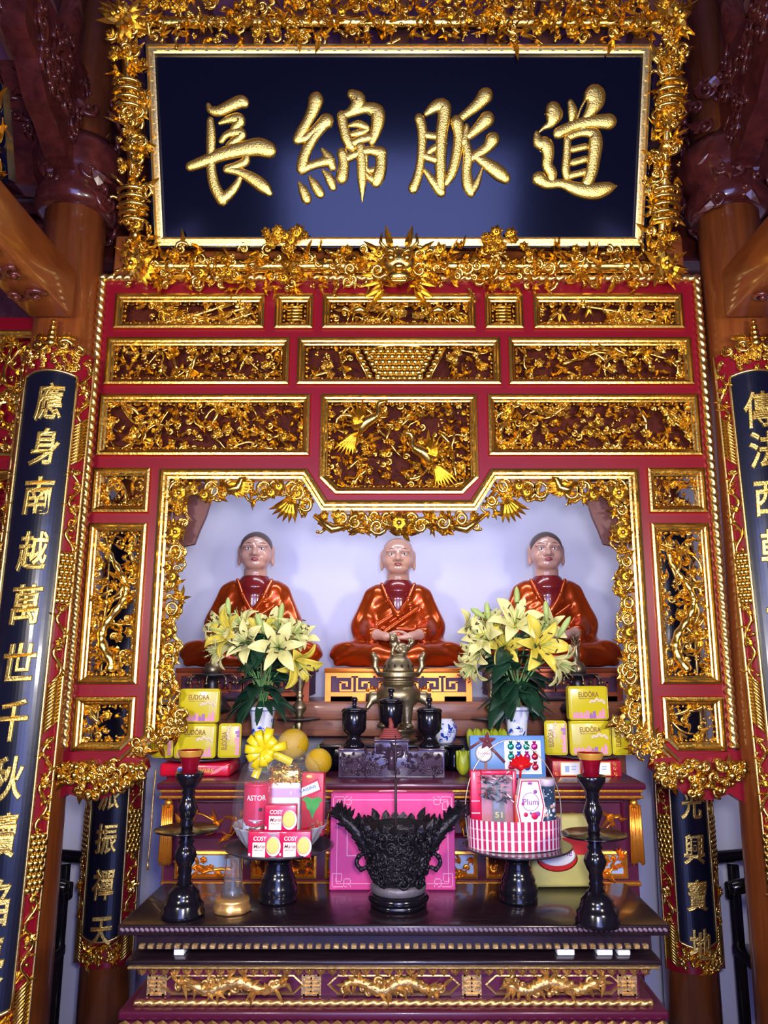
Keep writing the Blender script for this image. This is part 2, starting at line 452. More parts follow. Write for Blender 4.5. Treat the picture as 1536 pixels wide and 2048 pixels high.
# columns
def column(label, x, y, r, z1, plinth=True):
    t = thing('wooden_column', label, 'column', (x, y, ZF))
    b = MB(); b.lathe([(r*1.12, .16 if plinth else 0), (r*1.08, 1.2), (r*.98, 2.7), (r*.88, z1-ZF)], n=40); b.build('shaft', COLWOOD, t)
    if plinth:
        b = MB(); b.lathe([(r*1.5, 0), (r*1.5, .05), (r*1.62, .09), (r*1.45, .14), (r*1.1, .165)], n=40); b.build('stone_base', mat('stone', (.3, .29, .3), .6), t)
    return t
CR = .132
colL = column('orange wooden column behind the left black couplet board', -1.368, 2.96, CR, 4.48)
colR = column('orange wooden column behind the right black couplet board', 1.392, 2.96, CR, 4.48)
RCR = .110
rcL = column('rear wooden column between the table and the pale wall on the left', -1.328, 3.85, RCR, 3.3)
rcR = column('rear wooden column between the table and the pale wall on the right', 1.330, 3.85, RCR, 3.3)
# carved bracket sets at the column heads
def corbel(col, s):
    t = bpy.data.objects.new('carved_corbel', None); COL.objects.link(t); t.parent = col; t.location = (0, 0, 3.45-ZF); t.empty_display_size = .05
    R = random.Random(5 if s > 0 else 6)
    b = MB(); b.lathe([(.135, 0), (.165, .02), (.17, .07), (.15, .11), (.175, .16), (.19, .26), (.16, .32)], n=28); b.build('collar', REDWOOD, t)
    # side arm reaching out from the column, drawn in xz and given a thickness along y
    def arm(T, L, H, name):
        m = MB(); m.T = T
        pts = [(0, 0), (L*.25, H*.03), (L*.45, H*.16), (L*.62, H*.22), (L*.8, H*.42), (L, H*.5), (L*1.02, H*.72), (L*.96, H), (0, H)]
        m.prism([pts], -.045, .045)
        for sgn in (-1, 1):
            for k in range(26):
                u = R.random(); vv = R.random()
                px = u*L; pz = H*(.1+.55*u)+(H*(.9-.55*u))*vv*.95
                if pz > H*.97: continue
                q = MB()
                q.scroll((px, pz, .045), R.random()*6, .028+.025*R.random(), .010, 1.2, hand=R.choice((-1, 1)))
                for a in range(2): q.leaf((px, pz, .047), R.random()*6.3, .07, .035, .012)
                if sgn < 0: q.v = [(p[0], p[1], -p[2]) for p in q.v]; q.f = [f[::-1] for f in q.f]
                m.add(q.v, q.f, 0, True)
        m.build(name, REDWOOD, t)
    # towards the viewer, and sideways away from the name board
    arm(MX(((0, 0, 1, 0), (-1, 0, 0, -.10), (0, 1, 0, .12), (0, 0, 0, 1))), .52, .50, 'forward_arm')
    arm(MX(((s, 0, 0, s*.10), (0, 0, -1, 0), (0, 1, 0, .12), (0, 0, 0, 1))), .60, .62, 'side_arm')
    m = MB()
    for k in range(60):
        a = R.random()*2*PI; z = .0+R.random()*.55
        m.T = MX.Translation((0, 0, z)) @ MX.Rotation(a, 4, 'Z') @ MX(((0, 0, 1, .155), (1, 0, 0, 0), (0, 1, 0, 0), (0, 0, 0, 1)))
        m.scroll((0, 0, 0), R.random()*6, .03+.03*R.random(), .012, 1.2, hand=R.choice((-1, 1)))
        m.leaf((0, 0, .01), R.random()*6, .09, .045, .016)
    m.T = None
    m.build('carved_clouds', REDWOOD, t)
    # strut climbing from the collar to the ceiling
    m = MB(); m.tube([(s*.02, -.12, .3), (s*.03, -.20, .55), (0, -.22, .75), (-s*.02, -.2, .98)], [.07, .06, .05, .05], 8)
    m.build('strut', REDWOOD, t)
corbel(colL, -1)
corbel(colR, 1)
# ================================================================== carved ornament fill
def inpoly(poly):
    P = [(p[0], p[1]) for p in poly]
    def f(x, y):
        c = False; k = len(P)
        for i in range(k):
            x1, y1 = P[i]; x2, y2 = P[i-1]
            if (y1 > y) != (y2 > y) and x < (x2-x1)*(y-y1)/(y2-y1)+x1: c = not c
        return c
    return f
def vine(mb, R, inside, p, ang, L, r, z, mat=0, leaves=True, wob=.7):
    pts = []; rad = []; x, y = p; n = max(4, int(L/.02)); a = ang; da = 0
    for i in range(n):
        pts.append((x, y, z+.006*math.sin(i*.9))); rad.append(r*(1-.6*i/n))
        da = da*.6+R.uniform(-wob, wob)*.5; a += da
        for tr in range(6):
            nx, ny = x+.02*math.cos(a), y+.02*math.sin(a)
            if inside(nx, ny): break
            a += .9 if R.random() < .5 else -.9
        else: break
        x, y = nx, ny
        if leaves and i > 1 and R.random() < .55:
            mb.leaf((x, y, z+.006), a+R.choice((-1, 1))*R.uniform(.5, 1.2), R.uniform(.028, .048), R.uniform(.012, .02), .009, curl=R.uniform(0, .01), bend=R.uniform(-.3, .3), mat=mat, lift=R.uniform(0, .25))
    if len(pts) > 2: mb.tube(pts, rad[:len(pts)], 6, mat)
    return x, y
def carve(mb, poly, seed, s=.028, z=.0, dz=.018, style='floral', dens=.85, scale=1.0):
    R = random.Random(seed); inside = inpoly(poly)
    xs = [p[0] for p in poly]; ys = [p[1] for p in poly]
    x0, x1, y0, y1 = min(xs), max(xs), min(ys), max(ys); A = (x1-x0)*(y1-y0)
    if style == 'bamboo':
        for k in range(int((x1-x0)/.10)+1):
            x = x0+R.uniform(.05, .95)*(x1-x0); y = y0+.012; a = R.choice((R.uniform(.25, .8), R.uniform(2.3, 2.9), R.uniform(.1, .3)))
            pts = []
            for i in range(24):
                if not inside(x, y): break
                pts.append((x, y, z+.008)); x += .014*math.cos(a); y += .014*math.sin(a); a += .01
            if len(pts) > 3:
                mb.tube(pts, .0075*scale, 6)
                for i in range(2, len(pts), 4):
                    mb.ball(pts[i], .0105*scale, 0, 6, 4)
                    for w in range(3): mb.leaf(pts[i], R.uniform(-2.6, .6), R.uniform(.045, .08), .014, .007, lift=R.uniform(0, .3))
        dens *= .55
    if style in ('tree', 'floral', 'cloud', 'open'):
        nb = max(2, int(A/.011))
        for k in range(nb):
            for _ in range(20):
                p = (R.uniform(x0, x1), R.uniform(y0, y1))
                if inside(*p): break
            vine(mb, R, inside, p, R.uniform(0, 6.28), R.uniform(.14, .34), R.uniform(.006, .010)*scale, z+R.uniform(0, dz))
    if style == 'tree':
        y = y0+.02; x = (x0+x1)/2; pts = []; i = 0
        while y < y1-.05:
            pts.append((x, y, z+dz)); y += .035; i += 1
            x = (x0+x1)/2+(x1-x0)*.24*math.sin(i*.62+seed)
        pts = [tuple(p) for p in catmull([V(p) for p in pts], 3)]
        mb.tube(pts, [.021-.012*i/len(pts)+.003*math.sin(i*1.7) for i in range(len(pts))], 8)
        for q in pts[3::4]: vine(mb, R, inside, q[:2], R.uniform(0, 6.28), .14, .006, z+dz)
    nx = max(1, int((x1-x0)/s)); ny = max(1, int((y1-y0)/s))
    for i in range(nx):
        for j in range(ny):
            if R.random() > dens: continue
            x = x0+(i+.5+R.uniform(-.4, .4))*(x1-x0)/nx; y = y0+(j+.5+R.uniform(-.4, .4))*(y1-y0)/ny
            if not inside(x, y): continue
            q = R.random(); zz = z+R.uniform(.1, 1)*dz
            if q < .22: mb.flower((x, y, zz), R.uniform(.5, .85)*s, R.choice((5, 6)), rot=R.random()*6, h=.010)
            elif q < .66:
                a = R.uniform(0, 6.28)
                for k in range(R.choice((2, 3, 3, 4))):
                    mb.leaf((x, y, zz), a+k*R.uniform(.4, .8), R.uniform(.75, 1.5)*s, R.uniform(.36, .56)*s, .011, curl=R.uniform(-.006, .012), bend=R.uniform(-.4, .4), lift=R.uniform(0, .35))
            elif q < .85: mb.scroll((x, y, zz), R.uniform(0, 6.28), R.uniform(.36, .56)*s, .0060*scale, 1.2, hand=R.choice((-1, 1)))
            else:
                for k in range(R.choice((3, 4, 5))):
                    mb.ball((x+R.uniform(-.3, .3)*s, y+R.uniform(-.3, .3)*s, zz+.004), R.uniform(.12, .22)*s, 0, 6, 4)
def bead_edge(mb, poly, step, r, z, seed=0):
    R = random.Random(seed); P = [V((p[0], p[1], 0)) for p in poly]; k = len(P)
    for i in range(k):
        a, b = P[i], P[(i+1) % k]; L = (b-a).length; n = max(1, int(L/step)); ang = math.atan2((b-a).y, (b-a).x)
        for j in range(n):
            p = a.lerp(b, (j+.5)/n)
            if j % 2: mb.ball((p.x, p.y, z), r, 0, 6, 4)
            else: mb.leaf((p.x-step*.5*math.cos(ang), p.y-step*.5*math.sin(ang), z), ang+.2, step*1.25, r*1.7, r*.9)
def inset(poly, d):
    P = [V((p[0], p[1])) for p in poly]; k = len(P); out = []
    for i in range(k):
        a = (P[i]-P[i-1]).normalized(); b = (P[(i+1) % k]-P[i]).normalized()
        na = V((-a.y, a.x)); nb = V((-b.y, b.x)); m = (na+nb)/(1+na.dot(nb)); q = P[i]+m*d
        out.append((q.x, q.y))
    return out
def mould(mb, path, prof, mat=0):
    """open mitred moulding: prof offsets to the left of the path"""
    P = [V((p[0], p[1])) for p in path]; k = len(P); vs = []
    for (ins, z) in prof:
        for i in range(k):
            a = (P[i]-P[i-1]).normalized() if i else (P[1]-P[0]).normalized()
            b = (P[i+1]-P[i]).normalized() if i < k-1 else a
            na = V((-a.y, a.x)); nb = V((-b.y, b.x)); m = (na+nb)/(1+na.dot(nb)); q = P[i]+m*ins
            vs.append((q.x, q.y, z))
    fs = [(r*k+i, r*k+i+1, (r+1)*k+i+1, (r+1)*k+i) for r in range(len(prof)-1) for i in range(k-1)]
    fs += [tuple(r*k for r in range(len(prof))), tuple(r*k+k-1 for r in range(len(prof)))[::-1]]
    mb.add(vs, fs, mat)
# ================================================================== the carved altar screen
YG = 2.95
SZ = 1.262
scr = thing('altar_screen', 'large red and gilt carved screen framing the three seated statues', 'screen', (0, YG, SZ))
TG = MX(((1, 0, 0, 0), (0, 0, -1, 0), (0, 1, 0, -SZ), (0, 0, 0, 1)))      # local (x, z-world, out) -> under the screen's empty
def rect(x0, x1, z0, z1): return [(x0, z0), (x1, z0), (x1, z1), (x0, z1)]
PAN = []
for s in (-1, 1):
    def rr(a, b, z0, z1): return rect(min(s*a, s*b), max(s*a, s*b), z0, z1)
    PAN += [(rr(1.171, .549, 2.944, 3.104), 'bamboo', 0), (rr(.513, .350, 2.944, 3.104), 'grams', 0),
            (rr(1.192, .442, 2.703, 2.912), 'floral', 0), (rr(1.204, .353, 2.408, 2.669), 'floral', 1),
            (rr(1.207, .975, 2.178, 2.363), 'cloud', 1), (rr(1.207, .975, 1.525, 2.142), 'tree', 1)]
    c = [(1.207, 1.286), (1.02, 1.286), (.975, 1.331), (.975, 1.485), (1.207, 1.485)]
    c = [(s*x, z) for x, z in c]
    PAN.append((c if s < 0 else c[::-1], 'open', 1))
PAN += [(rect(-.317, .317, 2.944, 3.104), 'floral', 0), (rect(-.415, .415, 2.703, 2.912), 'basket', 0),
        ([(-.25, 2.252), (.25, 2.252), (.316, 2.318), (.316, 2.669), (-.316, 2.669), (-.316, 2.318)], 'phoenix', 1)]
half = [(-1.235, SZ), (-1.03, SZ), (-.945, 1.345), (-.945, 2.359), (-.361, 2.359), (-.28, 2.232)]
OPEN = [p for p in half[1:]]
BODY = half+[(-x, z) for x, z in half[::-1]]+[(1.235, 3.171), (-1.235, 3.171)]
b = MB(); b.T = TG
b.prism([BODY]+[inset(p, .012) for p, _, _ in PAN], -.05, 0)
b.build('red_frame', RED, scr)
b = MB(); b.T = TG
b.rope([(-1.228, 1.30, .010), (-1.228, 3.171, .010)], .016, .034); b.rope([(1.230, 1.30, .010), (1.230, 3.171, .010)], .016, .034)
b.rope([(-1.245, 3.171, .008), (1.245, 3.171, .008)], .015, .034)
b.build('rope_border', GOLD_PALE, scr)
MP = [(0, 0), (.004, .014), (.012, .016), (.017, .008), (.023, .006), (.027, -.004), (.032, -.006), (.034, -.03)]
b = MB(); b.T = TG
b.box(-1.19, 1.19, 2.40, 3.14, -.085, -.075)
b.box(-.33, .33, 2.24, 2.40, -.085, -.075)
b.build('recess_board', BACKING, scr)
for n, (poly, style, deep) in enumerate(PAN):
    m = MB(); m.T = TG; m.frame(poly, MP)
    fr = m.build('carved_panel', GOLD, scr)
    q = inset(poly, .030); c = MB(); c.T = TG
    xs = [p[0] for p in q]; zs = [p[1] for p in q]; x0, x1, z0, z1 = min(xs), max(xs), min(zs), max(zs)
    bead_edge(c, inset(q, .008), .018, .0058, -.016, n)
    zb = -.040
    if style == 'grams':
        for k in range(5):
            zz = z0+.022+k*(z1-z0-.044)/4
            c.tube([(x0+.02, zz, -.015), (x1-.02, zz, -.015)], .0062, 6)
        for k in range(4): c.flower((x0+.016+k*(x1-x0-.032)/3, (z0+z1)/2+.03*(-1)**k, -.03), .014)
    elif style == 'basket':
        # fish-scale basket fanned out between flower sprays
        for side, (a, bb) in ((0, (x0+.01, -.185)), (1, (.185, x1-.01))):
            carve(c, rect(a, bb, z0+.008, z1-.008), 50+side, .033, zb)
        for s in (-1, 1):
            c.tube([(s*.19, z1-.01, -.012), (s*.125, z0+.006, -.012)], .0055, 6)
            for k in range(5):
                for j in range(2):
                    t = (k+.5)/5
                    c.ball((s*(.175-.06*(1-t)-.035*j+.0), z0+.01+t*(z1-z0-.02), -.02), .015, 0, 8, 4, (1, 1.1, .6))
        for j in range(6):
            t = j/5; wz = .085+.035*t; zz = z0+.014+j*(z1-z0-.028)/5.2
            for k in range(9):
                xx = -wz+2*wz*(k+.5*(j % 2))/8
                if abs(xx) > wz+.006: continue
                c.ball((xx, zz, -.024), .0165, 0, 8, 4, (1, 1.1, .75))
        c.tube([(-.125, z1-.012, -.015), (-.06, z1-.002, -.012), (0, z1+.002, -.012), (.06, z1-.002, -.012), (.125, z1-.012, -.015)], .006, 6)
    elif style == 'phoenix':
        carve(c, q, 77, .029, zb, .022, 'floral', .75)
        # phoenix with long tail plumes, upper left, and a second bird lower right
        for (bx, bz, s) in ((-.13, 2.55, 1), (.10, 2.42, -1)):
            c.tube([tuple(p) for p in catmull([V((bx-s*.03, bz-.04, -.01)), V((bx, bz, .0)), V((bx+s*.045, bz+.03, .004)), V((bx+s*.05, bz+.075, .008)), V((bx+s*.085, bz+.085, .008))], 4)], [.012, .018, .022, .024, .026, .024, .022, .019, .016, .014, .012, .011, .012, .012, .01, .008, .004], 8)
            for k in range(7):
                c.leaf((bx, bz, .004+.002*k), PI/2+s*(.5+.28*k), .10-.004*k, .022, .010, bend=-s*.35)
                c.leaf((bx-s*.03, bz-.04, .0), PI/2+s*(1.9+.13*k), .13-.006*k, .016, .008, bend=s*.35)
    else:
        carve(c, q, 10+n, {'tree': .030, 'open': .029, 'cloud': .029}.get(style, .030), zb, .022, style, .9 if style != 'bamboo' else .8)
        if style == 'floral' and deep == 0 and abs((x0+x1)/2) < .01:
            for s in (-1, 1):       # two little horses beside the bloom
                c.tube([(s*.20, z0+.05, -.01), (s*.16, z0+.065, -.006), (s*.13, z0+.05, -.01)], [.014, .019, .013], 8)
                c.tube([(s*.20, z0+.05, -.01), (s*.225, z0+.07, -.006), (s*.24, z0+.055, -.006)], [.012, .009, .006], 6)
                for l in (.205, .185, .145, .125): c.tube([(s*l, z0+.05, -.01), (s*(l+.008), z0+.01, -.012)], [.006, .004], 5)
                for k in range(4): c.leaf((s*.13, z0+.06, -.006), PI/2-s*(-1.0+.3*k), .04, .012, .006)
            c.flower((0, (z0+z1)/2, -.012), .034, 8, h=.016)
    c.build('relief_carving', GOLD, fr)
# gilt moulding around the opening
OPATH = OPEN+[(-x, z) for x, z in OPEN[::-1]]
b = MB(); b.T = TG
mould(b, OPATH[::-1], [(-.002, -.05), (0, .004), (.004, .016), (.013, .018), (.018, .009), (.026, .008), (.031, -.002), (.040, -.004), (.042, -.05)])
b.build('opening_moulding', GOLD, scr)
# pierced fretwork hanging inside the opening
b = MB(); b.T = TG; R = random.Random(3)
def fret(path, width, seed, scallop=.03):
    """linked loops, flowers and birds along a path; width is to the right of the path"""
    R = random.Random(seed); P = dense([V((p[0], p[1], 0)) for p in path], .012); L = 0; edge = []
    k = len(P)
    for i, p in enumerate(P):
        t = (P[min(i+2, k-1)]-P[max(i-2, 0)]).normalized(); nn = V((t.y, -t.x, 0))
        if i: L += (P[i]-P[i-1]).length
        w = width*(.80+.20*math.sin(L*2*PI/.17+seed))+.008*math.sin(L*2*PI/.06)
        edge.append((p+nn*w, t, nn, w, p))
    pts = [tuple(e[0]+V((0, 0, -.018))) for e in edge]
    b.tube(pts, .0058, 6)
    for i in range(0, k, 2): b.ball(edge[i][0]+V((0, 0, -.014)), .0078, 0, 6, 4)
    i = 2
    while i < k-2:
        q, t, nn, w, p = edge[i]; a = math.atan2(nn.y, nn.x)
        c = R.random()
        # tie across the band
        b.tube([p+V((0, 0, -.02)), p+nn*w*.35+t*R.uniform(-.015, .015)+V((0, 0, -.012)), p+nn*w*.7+t*R.uniform(-.015, .015)+V((0, 0, -.012)), q+V((0, 0, -.018))], [.008, .006, .006, .005], 6)
        for u in (.28, .62, .86):
            m = p+nn*w*u+t*R.uniform(-.014, .014); r = R.random()
            if r < .30: b.flower((m.x, m.y, -.012), R.uniform(.016, .025), R.choice((5, 6)), rot=R.random()*6, h=.011)
            elif r < .72:
                for z in range(3): b.leaf((m.x, m.y, -.014), a+R.uniform(-2, 2), R.uniform(.028, .05), R.uniform(.012, .019), .010, bend=R.uniform(-.4, .4), lift=R.uniform(0, .4))
            else: b.scroll((m.x, m.y, -.014), R.uniform(0, 6), R.uniform(.014, .022), .0055, 1.2, hand=R.choice((-1, 1)))
        if R.random() < .5:
            m = p+nn*w*.52; rr = w*R.uniform(.26, .36); b.tube([(m.x+rr*math.cos(g)*R.uniform(.9, 1.1), m.y+rr*1.2*math.sin(g), -.006) for g in [2*PI*j/14 for j in range(14)]], .0075, 6, closed=True)
        i += R.choice((2, 2, 3, 4))
IN = .042
for s in (-1, 1):
    fret([(-.903, 1.36), (-.903, 2.317)] if s < 0 else [(.903, 2.317), (.903, 1.36)], .072, 4+s)
    # top runs, left to right so that 'right of path' is downwards
    top = [(-.90, 2.317), (-.385, 2.317), (-.318, 2.20)] if s < 0 else [(.318, 2.20), (.385, 2.317), (.90, 2.317)]
    fret(top, .085, 9+s)
    # corner rosettes, cockerels and tail sprays
    b.flower((s*.855, 2.255, .0), .045, 8, h=.02); b.flower((s*.862, 2.10, .0), .042, 8, h=.02)
    b.tube([(s*.70, 2.30, -.005), (s*.66, 2.27, .004), (s*.63, 2.28, .006), (s*.62, 2.315, .008), (s*.60, 2.32, .008)], [.012, .020, .018, .011, .006], 8)
    for k in range(7): b.leaf((s*.69, 2.29, .004), (PI/2-s*(-1.25-.13*k)) , .13-.008*k, .018, .009, bend=s*.25)
    for (fx, fz) in ((.50, 2.26), (.47, 2.285), (.76, 2.25), (.87, 1.72), (.865, 1.50), (.868, 1.93)): b.flower((s*fx, fz, .0), .03, 6, h=.014)
    for k in range(6): b.leaf((s*.42, 2.24, .0), -PI/2+s*(.9-.25*k), .10, .03, .012, bend=s*.2)
    # bottom swell where the fret turns under the leg
    for k in range(26):
        x = s*(.86+R.uniform(-.06, .12)); z = 1.36+R.uniform(-.07, .05)+(abs(x)-.86)*-.5
        b.scroll((x, z, R.uniform(-.01, .012)), R.random()*6, R.uniform(.014, .024), .007, 1.2, hand=R.choice((-1, 1)))
        b.leaf((x, z, .0), R.random()*6, .05, .02, .01)
fret([(-.318, 2.19), (.318, 2.19)], .085, 21)
for k in range(40):
    x = R.uniform(-.20, .20); z = 2.155-R.random()*(.075-.25*abs(x)*.9)
    b.leaf((x, z, R.uniform(-.01, .012)), R.uniform(0, 6.28), R.uniform(.03, .055), .02, .011, lift=.2)
b.flower((0, 2.135, .012), .045, 8, h=.02)
for s in (-1, 1):
    b.scroll((s*.085, 2.125, .01), 0, .035, .010, 1.4, hand=s); b.scroll((s*.17, 2.14, .01), 1, .03, .009, 1.4, hand=-s)
    b.tube([(s*.19, 2.13, .0), (s*.26, 2.115, .006), (s*.33, 2.17, .006)], [.012, .018, .01], 8)
b.build('fretwork', GOLD, scr)
BROWNW = mat('plain_brown_wood', (.15, .05, .04), .5)
# plain brown boards backing the upper corners of the fretwork
for s in (-1, 1):
    b = MB(); b.T = TG
    pts = [(.905, 2.317), (.76, 2.317), (.762, 2.23), (.775, 2.18), (.795, 2.13), (.815, 2.07), (.905, 2.05)]
    pts = [(s*x, z) for x, z in pts]
    b.prism([pts if s < 0 else pts[::-1]], -.10, -.075)
    b.build('corner_board', BROWNW, scr)
# cloud feet under the legs
for s in (-1, 1):
    m = MB(); m.T = TG
    pts = [(1.262, SZ+.03), (.935, SZ), (.925, 1.225), (.96, 1.19), (1.0, 1.175), (1.03, 1.14), (1.08, 1.12), (1.13, 1.118), (1.20, 1.14), (1.262, 1.10)]
    pts = [(s*x, z) for x, z in pts]
    m.prism([pts if s < 0 else pts[::-1]], -.05, .012)
    f = m.build('foot_bracket', RED, scr)
    m = MB(); m.T = TG; R = random.Random(31+s)
    for k in range(95):
        x = R.uniform(.93, 1.262); z = SZ-.012-R.random()*(.045+.07*math.sin((x-.92)/.34*PI))
        q = R.random()
        if q < .45: m.ball((s*x, z, .02+R.random()*.03), R.uniform(.010, .020), 0, 8, 5)
        elif q < .8: m.scroll((s*x, z, .018+R.random()*.03), R.random()*6, R.uniform(.014, .022), .008, 1.2, hand=R.choice((-1, 1)))
        else: m.leaf((s*x, z, .02+R.random()*.03), R.random()*6, .05, .024, .012)
    m.build('carved_clouds', GOLD, f)
# ================================================================== the name board, leaning forward above the screen
LEAN = math.radians(20)
BO = PX(798, 475, 2.86)
def PL(u, v):
    x, f, z = ray(u, v); n = V((0, -math.cos(LEAN), -math.sin(LEAN))); c = V((0, 0, EYE))
    d = V((x, f, z)); p = c+d*((BO-c).dot(n)/d.dot(n))-BO
    return p.x, p.z*math.cos(LEAN)-p.y*math.sin(LEAN)
nb = thing('name_board', 'wide black name board with four large gilt characters leaning out above the screen', 'sign', BO, 0, None, LEAN)
TB = MX(((1, 0, 0, 0), (0, 0, -1, 0), (0, 1, 0, 0), (0, 0, 0, 1)))
ax = (PL(1278, 475)[0]-PL(340, 475)[0])/2; bt = PL(800, 111)[1]
NAVY = mat('black_blue_lacquer', (.0020, .0025, .012), .13, coat=.0, bump=.02, bscale=7)
b = MB(); b.T = TB; b.box(-ax-.05, ax+.05, -.04, bt+.04, -.05, 0); b.build('panel', NAVY, nb)
b = MB(); b.T = TB
b.frame(rect(-ax-.035, ax+.035, -.035, bt+.035), [(0, -.02), (0, .018), (.009, .020), (.011, .014), (.026, .014), (.028, .020), (.034, .018), (.036, 0)])
R = random.Random(8)                                                     # key pattern on the inner frame
for (x0, y0, x1, y1) in ((-ax, -.0165, ax, -.0165), (-ax, bt+.0165, ax, bt+.0165), (-ax-.0165, 0, -ax-.0165, bt), (ax+.0165, 0, ax+.0165, bt)):
    L = math.hypot(x1-x0, y1-y0); n = int(L/.05)
    for i in range(n):
        t = (i+.5)/n; x = x0+(x1-x0)*t; y = y0+(y1-y0)*t
        if x1 != x0: b.box(x-.019, x+.019, y-.0045, y+.0045, .012, .019)
        else: b.box(x-.0045, x+.0045, y-.019, y+.019, .012, .019)
b.build('inner_frame', GOLD_PALE, nb)
BW = PL(340, 475)[0]-PL(258, 475)[0]; BH = -PL(800, 562)[1]; BT = PL(800, 2)[1]-bt
b = MB(); b.T = TB; R = random.Random(14)
ox = ax+.04+BW*.45
def bamboo(p, q, r, node=.17):
    P = dense([V(p), V(q)], .03); rad = []
    b.tube([tuple(x) for x in P], r, 8)
    L = (V(q)-V(p)).length; n = max(1, int(L/node))
    for i in range(1, n): c = V(p).lerp(V(q), i/n); b.ball(c, r*1.28, 0, 8, 4)
yb = -.04-BH*.42; yt = bt+.04+BT*.42
bamboo((-ax-BW*.9, yb, -.01), (ax+BW*.9, yb, -.01), .027)
bamboo((-ax-BW*.9, yt, -.01), (ax+BW*.9, yt, -.01), .025)
for s in (-1, 1):
    bamboo((s*ox, -BH*.95, -.005), (s*ox, bt+BT*.9, -.005), .024)
    for k in range(9):      # coils wrapped round the side stems
        z = .05+k*.03+(.28 if k > 4 else 0)
        b.tube([(s*ox+.055*math.cos(a), z+.016*math.sin(a)+.01*k*0, .02+.03*math.sin(a)) for a in [PI*j/8 for j in range(9)]], .009, 6)
def garland(poly, seed, s, dens=.95, big=.1, flat=1.0):
    R = random.Random(seed); inside = inpoly(poly); xs = [p[0] for p in poly]; ys = [p[1] for p in poly]
    x0, x1, y0, y1 = min(xs), max(xs), min(ys), max(ys)
    nx = max(1, int((x1-x0)/s)); ny = max(1, int((y1-y0)/s))
    for i in range(nx):
        for j in range(ny):
            if R.random() > dens: continue
            x = x0+(i+.5+R.uniform(-.5, .5))*(x1-x0)/nx; y = y0+(j+.5+R.uniform(-.5, .5))*(y1-y0)/ny
            z = R.uniform(-.01, .035); q = R.random(); a = R.uniform(0, 6.28)
            if q < big: b.flower((x, y, z+.01), R.uniform(.6, 1.0)*s, 6, rot=a, h=.016)
            elif q < .62:
                for k in range(R.choice((2, 3, 4))): b.leaf((x, y, z), a+k*.6, R.uniform(.9, 1.9)*s, R.uniform(.34, .55)*s, .013, bend=R.uniform(-.4, .4), lift=R.uniform(0, .7), curl=R.uniform(-.01, .02))
            elif q < .80: b.scroll((x, y, z), a, R.uniform(.35, .55)*s, .008, 1.2, hand=R.choice((-1, 1)))
            elif q < .90:
                c = [V((x, y, z))]; g = a
                for k in range(5): g += R.uniform(-.8, .8); c.append(c[-1]+V((.4*s*math.cos(g), .4*s*math.sin(g), R.uniform(-.01, .01))))
                b.tube([tuple(p) for p in catmull(c, 3)], .007, 6)
            else:
                for k in range(4): b.ball((x+R.uniform(-.3, .3)*s, y+R.uniform(-.3, .3)*s, z+.01), R.uniform(.14, .24)*s, 0, 7, 4)
garland(rect(-ax-BW, ax+BW, -.05-BH*.9, -.045), 3, .032, .92, .10)
garland(rect(-ax-BW, ax+BW, bt+.05, bt+.04+BT*1.02), 4, .031, 1.0, .07)
garland(rect(-ax-BW*.98, -ax-.05, -.05, bt+.05), 5, .032, .95, .09)
garland(rect(ax+.05, ax+BW*.98, -.05, bt+.05), 6, .032, .95, .09)
for s in (-1, 1):       # heavier curls, plumes and twigs filling the side and lower bands
    for k in range(34):
        x = s*(ax+R.uniform(.34, .93)*BW); y = R.uniform(-BH*.5, bt+BT*.5); h_ = R.choice((-1, 1))
        b.scroll((x, y, R.uniform(.0, .02)), R.random()*6, R.uniform(.022, .036), .0095, 1.35, hand=h_)
        for j in range(2): b.leaf((x, y, .01), R.uniform(0, 6.28), R.uniform(.045, .07), .026, .014, bend=R.uniform(-.5, .5), lift=.2)
    for k in range(46):
        x = s*R.uniform(.12, ax+BW*.5); y = R.choice((-.045-R.random()*BH*.8, bt+.05+R.random()*BT*.8))
        b.scroll((x, y, R.uniform(.0, .02)), R.random()*6, R.uniform(.018, .030), .0085, 1.3, hand=R.choice((-1, 1)))
        if k % 2: b.leaf((x, y, .01), R.uniform(0, 6.28), R.uniform(.06, .09), .024, .013, bend=R.uniform(-.5, .5), lift=.2)
# clusters climbing over the lower frame, corner bosses, and the lion mask in the middle below
for cx in (-.46, .43):
    for k in range(16): b.flower((cx+R.uniform(-.085, .085), -.02+R.uniform(-.035, .04), .03+R.random()*.02), R.uniform(.018, .03), 6, rot=R.random()*6, h=.014)
for s in (-1, 1):
    for y in (yb, yt):
        for k in range(8): b.leaf((s*ox, y, .02), R.uniform(0, 6.28), .10, .034, .018, lift=.3)
        b.flower((s*ox, y, .045), .05, 7, h=.025)
b.build('carved_border', GOLD, nb)
b = MB(); b.T = TB
my = yb-.012
b.ball((0, my+.02, .02), .075, 0, 16, 8, (1.05, .8, .6)); b.ball((0, my-.035, .045), .045, 0, 14, 6, (1.25, .7, .7))
b.ball((0, my+.0, .075), .020, 0, 10, 6, (1.3, .8, .8))
for s in (-1, 1):
    b.ball((s*.032, my+.035, .055), .020, 0, 10, 6); b.tube([(s*.012, my+.05, .06), (s*.035, my+.066, .06), (s*.062, my+.05, .05)], .008, 6)
    b.scroll((s*.085, my-.01, .03), 0, .035, .010, 1.3, hand=s); b.scroll((s*.08, my+.055, .025), 2, .03, .009, 1.3, hand=-s)
    for k in range(7): b.leaf((s*.06, my+.05-.022*k, .02), PI/2-s*(1.0+.24*k), .10, .026, .014, lift=.2)
    b.leaf((s*.03, my+.07, .03), PI/2-s*.25, .10, .03, .014); b.tube([(s*.05, my+.07, .03), (s*.075, my+.10, .03), (s*.07, my+.135, .03)], [.010, .008, .003], 6)
